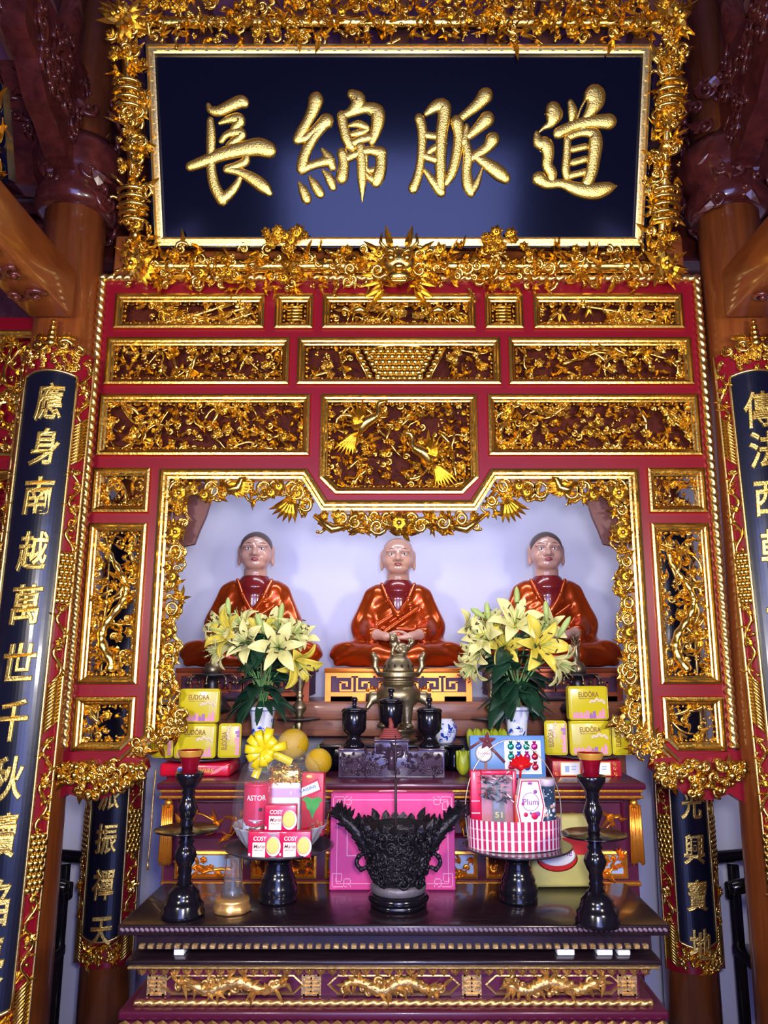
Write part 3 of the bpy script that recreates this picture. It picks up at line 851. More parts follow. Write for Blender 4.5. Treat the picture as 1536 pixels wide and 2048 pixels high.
b.tube([(-.05, my-.045, .065), (-.02, my-.056, .072), (.02, my-.056, .072), (.05, my-.045, .065)], .007, 6)
for k in range(6): b.ball((-.03+.012*k, my-.047, .073), .005, 0, 5, 3)
b.build('lion_mask', GOLD, nb)
# ---- the four characters, stroke by stroke (coordinates of two close-ups of the board)
C1 = lambda x, y: PL(340+x/3.3391, 150+y/3.3391)
C2 = lambda x, y: PL(780+x/3.2, 150+y/3.2)
CH = [
 (C1, 3.3391, [  # long
  [(258,205,30),(275,235,48),(330,243,62),(405,207,68),(470,180,72),(490,183,66)],
  [(270,305,40),(276,400,56),(274,520,54),(278,640,58),(300,745,66),(348,832,70)],
  [(348,832,66),(405,785,56),(450,725,44),(476,668,26)],
  [(335,322,24),(395,298,48),(455,290,62),(470,312,60),(440,345,50),(425,368,46)],
  [(345,440,34),(372,405,40),(430,385,52),(480,390,56),(465,418,50),(420,450,44),(395,478,44)],
  [(138,612,56),(230,578,66),(350,532,78),(480,500,88),(590,482,104),(655,500,96)],
  [(510,535,38),(503,580,52),(450,605,46),(384,630,50)],
  [(384,630,48),(470,652,52),(560,700,74),(630,752,74),(662,786,42)]]),
 (C1, 3.3391, [  # silk floss
  [(975,170,88),(960,225,74),(925,300,60),(885,370,62),(856,428,62)],[(856,430,60),(910,420,52),(975,365,56),(1043,310,86)],
  [(1030,330,64),(985,385,54),(935,460,58),(895,550,64),(882,625,66)],[(884,632,58),(960,600,50),(1066,572,62)],
  [(1022,500,24),(1062,555,56),(1084,612,50)],[(862,722,20),(888,768,52),(912,828,58)],[(934,686,22),(965,730,52),(1002,792,54)],[(1026,642,22),(1064,690,52),(1088,748,44)],
  [(1218,132,58),(1258,165,86),(1242,215,74),(1190,262,46)],[(1148,275,58),(1160,345,58),(1182,430,62),(1212,482,52)],
  [(1160,268,44),(1235,242,56),(1312,222,62),(1382,246,84),(1388,310,80),(1372,385,62),(1350,442,48)],[(1205,338,26),(1258,330,46),(1310,350,40)],
  [(1215,398,34),(1275,386,44),(1322,366,24)],[(1195,474,46),(1280,430,50),(1362,420,46)],
  [(1152,525,62),(1162,590,60),(1148,685,72)],[(1155,572,48),(1240,530,48),(1330,505,50),(1408,520,70)],[(1410,520,66),(1410,600,66),(1394,670,76),(1378,715,62)],
  [(1378,712,56),(1330,682,42),(1296,645,26)],[(1270,478,56),(1280,580,60),(1284,700,54),(1284,845,10)],[(1306,540,34),(1306,610,36),(1330,640,34),(1380,630,36)]]),
 (C2, 3.2, [  # vein
  [(188,282,56),(205,340,56),(206,440,50),(196,560,48),(178,650,52),(150,724,58)],[(235,245,34),(290,205,66),(342,200,78),(346,270,72),(330,380,68),(324,520,62),(324,640,62),(325,742,52)],
  [(222,385,44),(290,395,40)],[(238,508,26),(270,478,40),(325,450,34),(360,440,14)],[(222,520,44),(290,545,44)],[(224,612,24),(268,672,46),(325,748,58)],
  [(608,135,86),(565,185,66),(500,240,50),(410,310,40)],[(428,305,74),(440,400,60),(420,540,58),(390,640,52),(358,694,36)],
  [(618,285,84),(568,335,62),(505,390,44)],[(490,330,30),(476,430,52)],[(482,430,48),(500,520,60),(490,610,54),(498,700,64),(516,752,52)],[(516,748,52),(556,690,40),(592,590,10)],
  [(655,415,80),(622,465,58),(565,505,52),(520,535,48)],[(545,522,40),(640,585,72),(705,635,78),(735,660,62)]]),
 (C2, 3.2, [  # way
  [(1045,225,86),(1048,262,98),(1022,315,50),(985,338,24),(948,372,10)],[(938,380,34),(950,430,66),(995,450,84),(1012,505,66),(1006,575,62),(1034,625,60),(1034,672,50)],
  [(955,665,80),(1005,697,60),(1100,697,52),(1200,732,78),(1310,745,92),(1400,722,66),(1446,712,14)],[(1155,180,36),(1168,232,54),(1162,288,36)],
  [(1310,140,122),(1312,178,100),(1282,235,64),(1235,292,30)],[(1250,160,12),(1220,215,14),(1195,290,14)],[(1080,372,64),(1165,330,60),(1255,305,64),(1340,300,76),(1398,300,86)],[(1240,325,46),(1220,375,36)],
  [(1135,415,44),(1130,520,46),(1124,600,50),(1132,650,46)],[(1150,395,44),(1222,370,46),(1300,375,64),(1315,430,80),(1305,530,74),(1290,620,70),(1262,690,66)],
  [(1170,478,38),(1250,460,38)],[(1172,562,40),(1250,540,40)],[(1150,648,42),(1245,622,40)]])]
for fn, sc, strokes in CH:
    m = MB(); m.T = TB; pxs = PL(600, 300)[0]-PL(599, 300)[0]
    for st in strokes:
        q = []
        for x, y, w in st:
            a, c = fn(x, y); q.append((a, c, w*1.22/sc*pxs))
        m.stroke(q, .0, step=4, n=7)
        # raise: rounded back proportional to the stroke's width
    o = m
    o.build('gilt_character', GOLD_LETTER, nb)
# ================================================================== black couplet boards wrapped round the columns
class Bend:
    """local (arc, height, out) -> around an upright axis, facing the viewer"""
    def __init__(s, r): s.r = r
    def __matmul__(s, p):
        a = p[0]/s.r; q = s.r+p[2]
        return V((q*math.sin(a), -q*math.cos(a), p[1]))
def couplet(label, x, y, R0, z0, z1, chars, shift, arch, seed, sz, crest=None, edge=53):
    fr_ = crest is not None
    t = thing('couplet_board', label, 'sign', (x, y-(.06 if fr_ else 0), z0), 0, None, -.026 if fr_ else 0)
    if fr_: t.rotation_euler.y = -.007*(1 if x > 0 else -1); t.location.x += .015*(1 if x > 0 else -1)
    B = Bend(R0); h = z1-z0; k = R0*math.radians(35); e = R0*math.radians(edge); R = random.Random(seed)
    def shell(x0, x1, a0, a1, th, m, n=14):
        vs = []; fs = []
        for i in range(n+1):
            xx = x0+(x1-x0)*i/n
            f = 1-abs((xx-(x0+x1)/2)/((x1-x0)/2))**2 if arch else 0
            lo = a0-(arch*f if a0 > .0001 else 0); hi = a1+arch*f*.8
            vs += [B @ V((xx, lo, th)), B @ V((xx, hi, th)), B @ V((xx, lo, -.012)), B @ V((xx, hi, -.012))]
        for i in range(n):
            a = i*4; c = a+4
            fs += [(a, c, c+1, a+1), (a+2, a+3, c+3, c+2), (a+1, c+1, c+3, a+3), (a, a+2, c+2, c)]
        fs += [(0, 1, 3, 2), (n*4, n*4+2, n*4+3, n*4+1)]
        m.add(vs, fs)
    b = MB(); shell(-e, e, .0, h+.10, .0, b, 28); b.build('red_backing', RED, t)
    b = MB(); shell(-k, k, .13, h, .008, b, 18); b.build('black_panel', BLACK, t)
    g = MB(); g.T = B                                    # thin gilt edges
    for s in (-1, 1):
        g.tube([(s*k, .13+h*0+i*(h-.13)/40, .010) for i in range(41)], .0055, 6); g.tube([(s*e*.985, i*(h+.1)/40, .006) for i in range(41)], .0055, 6)
    for (zc, sg) in ((h, .8), (.13, -1)):
        g.tube([(-k+2*k*i/14, zc+sg*arch*(1-(i/7-1)**2), .010) for i in range(15)], .0055, 6)
    g.build('gilt_edging', GOLD_PALE, t)
    for s in (-1, 1):
        m = MB(); m.T = B; z = .02; n = 0; w0, w1 = k+.008, e*.97; wc = (w0+w1)/2; wd = (w1-w0)
        while z < h+.06:
            L = (.16, .30, .17, .34)[n % 4]; z2 = min(z+L, h+.09)
            if n % 4 == 0:                               # slanting reeds
                q = z
                while q < z2: m.tube([(s*w0, q, .004), (s*(w0+wd*.5), q+.022, .007), (s*w1, q+.045, .004)], .0052, 6); q += .0125
            elif n % 4 == 2:                             # bead lattice
                q = z; r_ = 0
                while q < z2:
                    for j in range(3): m.ball((s*(w0+wd*(j+.3+.35*(r_ % 2))/3), q, .006), .0135, 0, 7, 4, (1, 1.1, .8))
                    q += .021; r_ += 1
            else:                                        # S-scrolls, sprigs and blooms on red
                pts = []; q = z+.01
                while q < z2-.01: pts.append((s*(wc+wd*.34*math.sin((q-z)*52+n)), q, .006)); q += .009
                m.tube(pts, .0058, 6)
                for j in range(0, len(pts), 2):
                    p = pts[j]
                    m.leaf(p, R.uniform(0, 6.28), R.uniform(.02, .035), .012, .008, lift=.2)
                    if R.random() < .4: m.ball((s*(wc+R.uniform(-.4, .4)*wd), p[1]+.008, .006), .008, 0, 6, 4)
                m.flower((s*wc, (z+z2)/2, .008), wd*.42, 6, rot=R.random(), h=.012); m.scroll((s*wc, z2-.03, .006), 0, wd*.28, .006, 1.2)
            z = z2; n += 1
        m.build('carved_side', GOLD, t)
    m = MB(); m.T = B; n_c = 0                           # crest above and tail-piece below the black panel
    for j in range(46):
        zz = h+arch*.8+.008+R.random()*.085; xx = R.uniform(-k, k)
        if zz > h+.1+arch*.8*(1-(xx/k)**2): continue
        if R.random() < .5: m.flower((xx, zz, .008), .014, 5, h=.010)
        else: m.scroll((xx, zz, .006), R.random()*6, .014, .005, 1.2)
    m.build('crest_carving', GOLD, t); m = MB(); m.T = B
    for j in range(70):
        xx = R.uniform(-k, k); zz = .012+R.random()*(.095-arch*(1-(xx/k)**2))
        if R.random() < .35: m.ball((xx, zz, .006), .011, 0, 6, 4)
        else: m.leaf((xx, zz, .004), R.uniform(.3, 1.1) if R.random() < .7 else R.random()*6, .045, .014, .010)
    m.build('tail_carving', GOLD, t); m = MB(); m.T = B
    if crest:
        for j in range(5): m.ball((0, h+.11+arch*.8+j*.022, .012), .022-.003*j, 0, 8, 5)
        for s in (-1, 1):
            m.scroll((s*.045, h+.12, .012), 0, .028, .009, 1.3, hand=s); m.scroll((s*.095, h+.105, .01), 2, .022, .008, 1.3, hand=-s)
            for j in range(5): m.leaf((s*.02, h+.11+.01*j, .008), PI/2-s*(.3+.3*j), .07, .022, .012)
    if crest: m.build('finial', GOLD, t)
    for (ch, u, v) in chars:
        d = y-R0; p = PX(u, v, d)
        m = MB(); m.T = None
        zc = p.z-z0; T = MX.Translation((shift(p.z), zc, .009)) @ MX.Rotation(.05, 4, 'Z')
        text(m, ch, sz*1.16, T, extrude=.0035, bold=.006, shear=.14, width=sz*.84 if ch not in '千' else sz*.74, bevel=.0032, res=4, fn=lambda q: B @ q)
        for i in range(len(m.s)): m.s[i] = False
        m.build('gilt_character', GOLD_LETTER, t)
cz = lambda v, d: PX(0, v, d).z
L1 = [('應',0,806),('身',0,897),('南',0,995),('越',0,1106),('萬',0,1212),('世',0,1326),('千',0,1441),('秋',0,1556),('續',0,1668),('焰',0,1800),('長',0,1915)]
couplet('black couplet board with eleven gilt characters on the left front column', -1.338, 2.95, .165, cz(2100, 2.785), cz(752, 2.785), L1, lambda z: .014, .022, 1, .128, True, 56)
L2 = [('傳',0,822),('法',0,903),('西',0,1000),('乾',0,1100),('一',0,1222)]
couplet('black couplet board cut by the picture edge on the right front column', 1.373, 2.95, .165, cz(2100, 2.785), cz(752, 2.785), L2, lambda z: -.012, .022, 2, .128, True)
L3 = [('派',0,1590),('振',0,1677),('禪',0,1768),('天',0,1862)]
couplet('small black couplet board on the left rear column ending above bare wood', -1.328, 3.85, .138, cz(1938, 3.712), 2.3, L3, lambda z: .004, .02, 3, .115, None, 65)
L4 = [('光',0,1608),('興',0,1698),('寶',0,1790),('地',0,1888)]
couplet('small black couplet board on the right rear column ending above bare wood', 1.330, 3.85, .138, cz(1950, 3.712), 2.3, L4, lambda z: .0, .02, 4, .115, None, 65)
# the neighbouring bay seen past the left front column
sd = thing('side_screen', 'red carved screen of the next bay at the far left picture edge', 'screen', (-1.80, 3.12, 1.30))
b = MB(); b.T = MX(((1, 0, 0, 0), (0, 0, -1, 0), (0, 1, 0, 0), (0, 0, 0, 1)))
pa = [rect(-.33, .26, 1.15, 1.72), rect(-.33, .26, .60, 1.10), rect(-.33, .26, .04, .55)]
b.prism([rect(-.38, .31, 0, 1.78)]+[inset(p, .01) for p in pa], -.04, 0); T0 = b.T; b.build('red_frame', RED, sd)
for n, p in enumerate(pa):
    b = MB(); b.T = T0; b.frame(p, MP); fr = b.build('carved_panel', GOLD, sd)
    b = MB(); b.T = T0; carve(b, inset(p, .03), 300+n, .04, -.03, .022, 'floral', .9); b.build('relief_carving', GOLD, fr)
b = MB(); b.T = T0; b.box(-.36, .29, .02, 1.75, -.07, -.06); b.build('recess_board', RED, sd)

# gilt edge of the name board of the next bay, at the far upper left
sb = thing('name_board', 'gilt carved edge of the next name board at the upper left picture edge', 'sign', (-1.702, 2.24, 3.18), 0, None, LEAN)
b = MB(); b.T = TB; b.box(-.5, .43, -.03, .26, -.05, 0); b.build('panel', NAVY, sb)
g_ = MB(); g_.T = TB; b = g_; R = random.Random(77)
bamboo((.385, -.03, .012), (.385, .26, .012), .016); garland(rect(.33, .43, -.03, .26), 78, .032, .95, .09)
garland(rect(-.5, .33, -.03, .04), 79, .034, .9, .09)
g_.build('carved_border', GOLD, sb)
# ================================================================== shelf with the three lacquered monks
SHZ = 1.435
sh = thing('wooden_shelf', 'long plain wooden bench carrying the three statues behind the screen', 'bench', (0, 3.5, ZF))
b = MB(); b.rbox(-1.02, 1.0, 0, .62, SHZ-ZF-.075, SHZ-ZF, .006, 2); b.build('top', SHELFWOOD, sh)
b = MB(); b.rbox(-1.02, 1.0, .012, .06, 1.29-ZF, SHZ-ZF-.072, .006, 2); b.build('apron', SHELFWOOD, sh)
for x in (-.97, .95):
    for y in (.035, .57):
        b = MB(); b.rbox(x-.04, x+.04, y-.033, y+.04, 0, 1.30-ZF, .006, 2); b.build('leg', SHELFWOOD, sh)
LACQ = mat('orange_gilt_lacquer', (.54, .072, .008), .27, .7, coat=.5, var=.18, vscale=9)
LACQ_RED = mat('deep_red_lacquer', (.17, .012, .014), .22, coat=.6)
SKIN = mat('painted_skin', (.60, .33, .25), .25, coat=.4, var=.06, vscale=20)
HAIRS = mat('painted_hair', (.10, .07, .065), .4, coat=.2)
HAIRB = mat('painted_scalp', (.30, .155, .11), .3, coat=.3)
LIP = mat('painted_lips', (.30, .012, .02), .3, coat=.3)
PANELIT = mat('orange_gilt_carving', (.85, .24, .03), .35, .65)
PURPLE = mat('purple_ground', (.09, .018, .07), .5)
def head_f(X, Y, Z):
    X = X/1.17; Y = Y/1.08; A = np.abs(X)
    d = ell(X, Y, Z, (0, .004, .555), (.066, .078, .078))
    d = smin(d, ell(X, Y, Z, (0, -.018, .504), (.060, .062, .056)), .03)
    d = smin(d, ell(X, Y, Z, (0, -.048, .468), (.032, .024, .017)), .022)
    d = smin(d, ell(A, Y, Z, (.034, -.050, .507), (.020, .018, .020)), .018)
    d = smin(d, cap(X, Y, Z, (0, -.074, .548), (0, -.090, .518), .006, .011), .010)
    d = smin(d, sph(A, Y, Z, (.011, -.080, .515), .0075), .008)
    d = smin(d, cap(A, Y, Z, (.010, -.071, .560), (.046, -.058, .560), .005), .010)
    d = smax(d, -ell(A, Y, Z, (.028, -.082, .544), (.016, .013, .009)), .008)
    d = smin(d, ell(A, Y, Z, (.027, -.060, .543), (.014, .012, .009)), .004)
    d = smin(d, ell(X, Y, Z, (0, -.075, .4925), (.018, .009, .007)), .006)
    d = smin(d, ell(A, Y, Z, (.067, .008, .540), (.009, .020, .030)), .006)
    d = smin(d, ell(A, Y, Z, (.068, .004, .497), (.008, .012, .026)), .008)
    return d
def body_f(X, Y, Z):
    A = np.abs(X)
    d = head_f(X, Y, Z)
    d = smin(d, cap(X, Y, Z, (0, .012, .36), (0, .006, .48), .060, .055), .015)
    d = smin(d, ell(X, Y, Z, (0, .03, .25), (.085, .06, .16)), .03)
    d = smin(d, cap(A, Y, Z, (.07, .02, .34), (.14, .0, .20), .03, .028), .03)
    d = smin(d, cap(A, Y, Z, (.14, .0, .20), (.105, -.115, .155), .028, .024), .02)
    d = smin(d, cap(A, Y, Z, (.105, -.115, .155), (.055, -.165, .142), .024, .021), .015)
    d = smin(d, ell(A, Y, Z, (.030, -.178, .138), (.040, .022, .013)), .012)
    for i in range(4):                                    # fingers laid across each other, bent at the knuckles
        z = .133-.0*i; y = -.196+.0105*i+(.002 if i in (0, 3) else 0)
        m = cap(X, Y, Z, (.030, y, z+.002), (-.004, y-.004, z+.002), .0062, .0056)
        m = smin(m, cap(X, Y, Z, (-.004, y-.004, z+.002), (-.030+.006*abs(i-1.4), y, z), .0056, .0045), .003)
        d = smin(d, m, .0025)
        m = cap(X, Y, Z, (-.030, y, z-.011), (.006, y-.003, z-.012), .0062, .0056)
        d = smin(d, m, .0025)
    d = smin(d, cap(A, Y, Z, (.046, -.180, .150), (.022, -.188, .162), .0075, .0065), .005)
    d = smin(d, cap(A, Y, Z, (.022, -.188, .162), (.0015, -.187, .1665), .0065, .0052), .004)
    return d
def robe_f(X, Y, Z):
    A = np.abs(X)
    d = ell(X, Y, Z, (0, .03, .20), (.135, .105, .19))
    d = smin(d, ell(X, Y, Z, (0, .025, .352), (.128, .074, .058)), .05)
    d = smin(d, cap(A, Y, Z, (.112, .02, .350), (.168, .012, .20), .048, .058), .035)
    d = smin(d, cap(A, Y, Z, (.165, .010, .20), (.118, -.10, .158), .054, .040), .03)
    d = smin(d, ell(A, Y, Z, (.165, .01, .13), (.055, .075, .10)), .03)
    leg = cap(A, Y, Z, (.255, -.045, .066), (.10, -.165, .058), .066, .055)
    leg = smin(leg, cap(X, Y, Z, (-.10, -.175, .045), (.10, -.175, .045), .045), .03)
    leg = smin(leg, cap(A, Y, Z, (.25, -.03, .07), (.12, .05, .08), .066, .08), .03)
    leg = smax(leg, -(Z-.004), .008); leg = smax(leg, (Z-.122), .02)
    leg = leg+.0042*np.sin(70*(Z*1.3+.35*A+.9*(A-.2)**2*4))*np.clip((A-.10)*9, 0, 1)
    d = smin(d, leg, .03)
    # V neck
    wd = np.maximum((A-.008-(Z-.240)*.52), -(Z-.245))
    d = smax(d, -np.maximum(wd, Y+.0), .006)
    # folds falling from the left shoulder across the chest, and on the sleeves
    ch = np.clip((.40-Z)*8, 0, 1)*np.clip((Z-.13)*12, 0, 1)*np.clip(-Y*20+.6, 0, 1)
    d = d+.0050*np.sin(95*(Z*.8-.55*X-1.1*X*X))*ch*np.clip(1.2-A*7, 0, 1)
    d = d+.0050*np.sin(85*(A+.28*Z))*np.clip((A-.09)*14, 0, 1)*np.clip((Z-.13)*10, 0, 1)
    # collar bands, cuff rolls
    for s, yy in ((1, -.062), (-1, -.058)):
        d = smin(d, cap(X, Y, Z, (s*.080, -.030, .400), (s*.050, yy-.010, .325), .009, .010), .008)
        d = smin(d, cap(X, Y, Z, (s*.050, yy-.010, .325), (s*.004, -.092, .245), .010, .011), .008)
    d = smin(d, cap(X, Y, Z, (.06, -.072, .30), (-.10, -.085, .20), .011, .012), .012)
    d = smin(d, cap(X, Y, Z, (.095, -.065, .28), (-.06, -.10, .17), .010, .012), .012)
    d = smin(d, cap(X, Y, Z, (-.12, -.075, .19), (.12, -.09, .175), .010), .012)
    # sleeve mouths stay open around the wrists
    d = smax(d, -cap(A, Y, Z, (.095, -.135, .150), (.045, -.20, .140), .028, .05), .008)
    d = smax(d, -(Z-.002), .004)
    return d
def under_f(X, Y, Z):
    d = ell(X, Y, Z, (0, .03, .235), (.097, .100, .165))
    d = smin(d, cap(X, Y, Z, (0, .010, .36), (0, .008, .325), .088, .074), .02)
    return d
def front(FN, x, z, y0=-.25, y1=.05):
    ys = np.linspace(y0, y1, 500); D = FN(np.full(500, x), ys, np.full(500, z)); i = int(np.argmax(D < 0))
    return float(ys[i])
BODY_M = surf(body_f, (-.2, -.22, .08), (.2, .12, .65), 190)
ROBE_M = surf(robe_f, (-.34, -.24, -.004), (.34, .15, .42), 170)
UND_M = surf(under_f, (-.12, -.10, .1), (.12, .15, .42), 60)
def hair_f(back):
    def f(X, Y, Z):
        d = ell(X/1.17, Y/1.08, Z, (0, .004, .555), (.0675, .0795, .0795))
        line = .588-np.clip((Y+.05)*.9, -.02, .085)-np.abs(X)*.25 if not back else .612-np.clip((Y+.02)*.9, -.01, .09)
        return smax(d, line-Z, .002)
    return f
HAIR_M = surf(hair_f(False), (-.09, -.10, .46), (.09, .11, .65), 80)
HAIRC_M = surf(hair_f(True), (-.09, -.10, .46), (.09, .11, .65), 80)
def monk(label, u, rz, bald, grp='lacquered monk statues'):
    p = PX(u, 1335, 3.76)
    t = thing('monk_statue', label, 'statue', (p.x, 3.80, SHZ+.150), rz, grp)
    def part(name, M, m, par=t, lab=None):
        q = MB(); q.add(M[0], M[1], 0, True); return q.build(name, m, par, label=lab)
    body = part('body', BODY_M, SKIN); part('robe', ROBE_M, LACQ, t, 'glossy orange gilt robe'); part('undershirt', UND_M, LACQ_RED, t, 'dark red inner garment')
    part('hair', HAIRC_M if bald else HAIR_M, HAIRB if bald else HAIRS)
    e = MB(); br = MB(); lp = MB()
    for s in (-1, 1):
        y = front(head_f, s*.0315, .543)
        e.ball((s*.0315, y+.0035, .5425), .0128, 0, 12, 8, (1, .45, .42)); e.ball((s*.031, y-.0003, .5427), .0046, 1, 10, 6, (1, .55, .95))
        e.tube([(s*(.0185+.0053*k), front(head_f, s*(.0185+.0053*k), .546)-.0006, .5455+.0028*math.sin(PI*k/5)) for k in range(6)], .0011, 5, 1)
        br.tube([(s*(.014+.007*k), front(head_f, s*(.014+.007*k), .565+.006*math.sin(PI*(k+.6)/6.4))-.0004, .562+.009*math.sin(PI*(k+.6)/6.4)) for k in range(7)], [.0012, .002, .0022, .0022, .002, .0016, .0009], 5)
    for zz, r in ((.4952, .0034), (.4895, .0040)):
        lp.tube([(x, front(head_f, x, zz)-.0002, zz+(.0022*(1-abs(x)/.017)*(1 if zz > .492 else -1))+(abs(x)/.017)**2*.0024*(1 if zz < .492 else 0)) for x in (-.0185, -.012, -.006, 0, .006, .012, .0185)], [.0008, r*.7, r, r*.85, r, r*.7, .0008], 6)
    e.build('eyes', [WHITE, BLACKINK], body); br.build('eyebrows', BLACKINK, body); lp.build('lips', LIP, body)
    if not bald: t.scale = (1.03, 1.03, 1.05)
    return t
monk('seated monk statue on the left, face turned a little aside, behind the left lilies', 501, .10, False)
monk('bald seated monk statue in the centre behind the brass censer', 796, 0, True)
monk('seated monk statue on the right, dark haired, behind the right lilies', 1104, -.06, False)
# pedestals: boxes with openwork fret fronts
def fretkey(m, x, z, w, h, s, y):
    for (a0, a1, z0, z1) in ((0, 1, .88, 1), (0, .12, 0, 1), (.12, .8, 0, .12), (.70, .82, .12, .62), (.32, .82, .52, .64), (.32, .44, .30, .52)):
        xa, xb = (x+a0*w, x+a1*w) if s > 0 else (x+w-a1*w, x+w-a0*w)
        m.box(xa, xb, y-.010, y, z+z0*h, z+z1*h)
PANEL_SHADED = mat('shaded_gilt_carving', (.34, .075, .03), .4, .55)  # darker copy of the orange gilding: weaker light put into the colour
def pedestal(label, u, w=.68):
    PN = PANELIT if w > .65 else PANEL_SHADED
    p = PX(u, 1400, 3.62)
    t = thing('statue_pedestal', label, 'pedestal', (p.x, 3.80, SHZ), 0, 'fretwork pedestals under the statues')
    h = .149; W2 = w/2
    b = MB(); b.rbox(-W2, W2, -.19, .19, h-.022, h, .004, 2); b.build('top', PN, t)
    b = MB(); b.box(-W2+.012, W2-.012, -.172, .17, .02, h-.021); b.build('body', PURPLE, t)
    m = MB(); y = -.173
    m.box(-W2+.004, -W2+.03, y-.014, y, .0, h-.022); m.box(W2-.03, W2-.004, y-.014, y, .0, h-.022)
    m.box(-W2+.03, W2-.03, y-.012, y, h-.036, h-.022)
    for s in (-1, 1):
        for (c, hh) in ((.055, .070), (.145, .070), (.235, .07)):

            x0 = -W2+c if s < 0 else W2-c-.078
            fretkey(m, x0, .044, .078, hh, s*(1 if c != .145 else -1), y)

        for (a, b2, z1) in ((.03, .19, .040), (.03, .13, .022), (.19, .25, .052)):
            xa, xb = (-W2+a, -W2+b2) if s < 0 else (W2-b2, W2-a)
            m.box(xa, xb, y-.010, y, z1-.016 if a > .1 else 0.001, z1)
        for k in range(5): m.ball((s*(.06+.02*k), y-.004, .05+.01*(k % 2)), .011, 0, 7, 4)
    m.build('fret_front', PN, t)
pedestal('fret pedestal with painted shade under the left statue behind the lily vase', 484, .62)
pedestal('orange gilt fret pedestal under the centre statue', 797)
pedestal('fret pedestal with painted shade under the right statue behind the lily vase', 1112, .62)
# ================================================================== inner altar cabinet under the screen
AZ = 1.19
TW = MX(((1, 0, 0, 0), (0, 0, -1, 0), (0, 1, 0, 0), (0, 0, 0, 1)))
def WT(y, x=0, z=0): return MX(((1, 0, 0, x), (0, 0, -1, y), (0, 1, 0, z), (0, 0, 0, 1)))
GOLD_ORANGE = mat('orange_gilding', (.95, .40, .05), .34, .85, bump=.15, bscale=60)
al = thing('altar_cabinet', 'maroon and gilt altar cabinet standing behind the dark offering table', 'altar', (0.008, 2.84, ZF))
H = AZ-ZF
b = MB(); b.rbox(-.86, .86, 0, .60, H-.022, H, .005, 2); b.rbox(-.845, .845, .012, .59, H-.058, H-.024, .008, 2); b.build('top', MAROON, al)
b = MB()
for z in (H-.026, H-.046): b.rbox(-.85, .85, .002, .02, z-.006, z+.004, .003, 2)
b.build('gilt_line', GOLD_ORANGE, al)
b = MB(); b.box(-.84, .84, .08, .58, 0, H-.055); b.build('body', MAROON, al)
b = MB(); b.T = WT(.08)
for (x0, x1) in ((-.80, -.30), (-.28, .28), (.30, .80)): b.frame(rect(x0, x1, 1.195, 1.325), [(0, 0), (0, .012), (.008, .014), (.013, .004), (.015, 0)])
b.build('panel_moulding', MAROON, al)
R = random.Random(44)
for (x0, x1) in ((-.79, -.31), (.31, .79), (-.27, .27)):
    b = MB(); b.T = WT(.079)
    ins = inpoly(rect(x0, x1, 1.20, 1.32))
    for k in range(7):
        x = R.uniform(x0, x1); z = R.uniform(1.20, 1.31); vine(b, R, ins, (x, z), R.uniform(0, 6), .12, .005, .006)
        b.flower((x, z, .008), R.uniform(.012, .022), 6, h=.010)
        for j in range(5): b.leaf((x, z, .006), R.uniform(0, 6.28), R.uniform(.03, .06), .012, .008)
    b.build('relief_carving', GOLD_ORANGE, al)
SKYB = mat('painted_sky_blue', (.36, .50, .75), .5)
for i, (x0, x1) in enumerate(((-.80, -.56), (-.53, -.30), (-.27, -.15), (-.12, .12), (.15, .27), (.30, .53), (.56, .80))):
    b = MB(); b.T = WT(.08); b.frame(rect(x0, x1, 1.060, 1.150), [(0, 0), (0, .010), (.008, .012), (.014, .004), (.015, 0)])
    p = b.build('small_panel', GOLD_ORANGE, al)
    b = MB(); b.T = WT(.08); b.box(x0+.014, x1-.014, 1.074, 1.136, .0, .0015); b.build('painted_ground', SKYB if i % 2 == 0 or i == 4 else BACKING, p)
    b = MB(); b.T = WT(.08); carve(b, rect(x0+.014, x1-.014, 1.074, 1.136), 60+i, .026, .003, .006, 'cloud', .75); b.build('relief_carving', GOLD_ORANGE, p)
b = MB(); b.rbox(-.845, .845, .066, .085, 1.035, 1.050, .004, 2); b.build('bottom_rail', GOLD_ORANGE, al)
for s in (-1, 1):
    b = MB(); b.tube([(s*.825, .05, 1.345), (s*.826, .045, 1.30)], .010, 8)
    for k in range(9): b.tube([(s*(.812+.0042*k), .045+.004*(k % 2), 1.31), (s*(.811+.0045*k+R.uniform(-.002, .002)), .042, 1.22), (s*(.809+.005*k), .042, 1.115+R.uniform(-.01, .01))], .0045, 5)
    b.ball((s*.826, .045, 1.318), .015, 0, 8, 6); b.build('tassel', GOLD_ORANGE, al)
b = MB(); pts = [PX(312, 1540, 2.9), PX(306, 1600, 2.9), PX(302, 1660, 2.9), PX(296, 1722, 2.9)]
b.tube(catmull(pts, 5), .003, 6); p = pts[-1]
for k in range(6): b.tube([p, p+V((.004*math.cos(k), .004*math.sin(k), -.03))], .0014, 4)
tag(b.build('hanging_cord', GOLD_OLD, origin='base'), 'thin cord with a small tassel hanging beside the left end of the altar cabinet', 'cord')
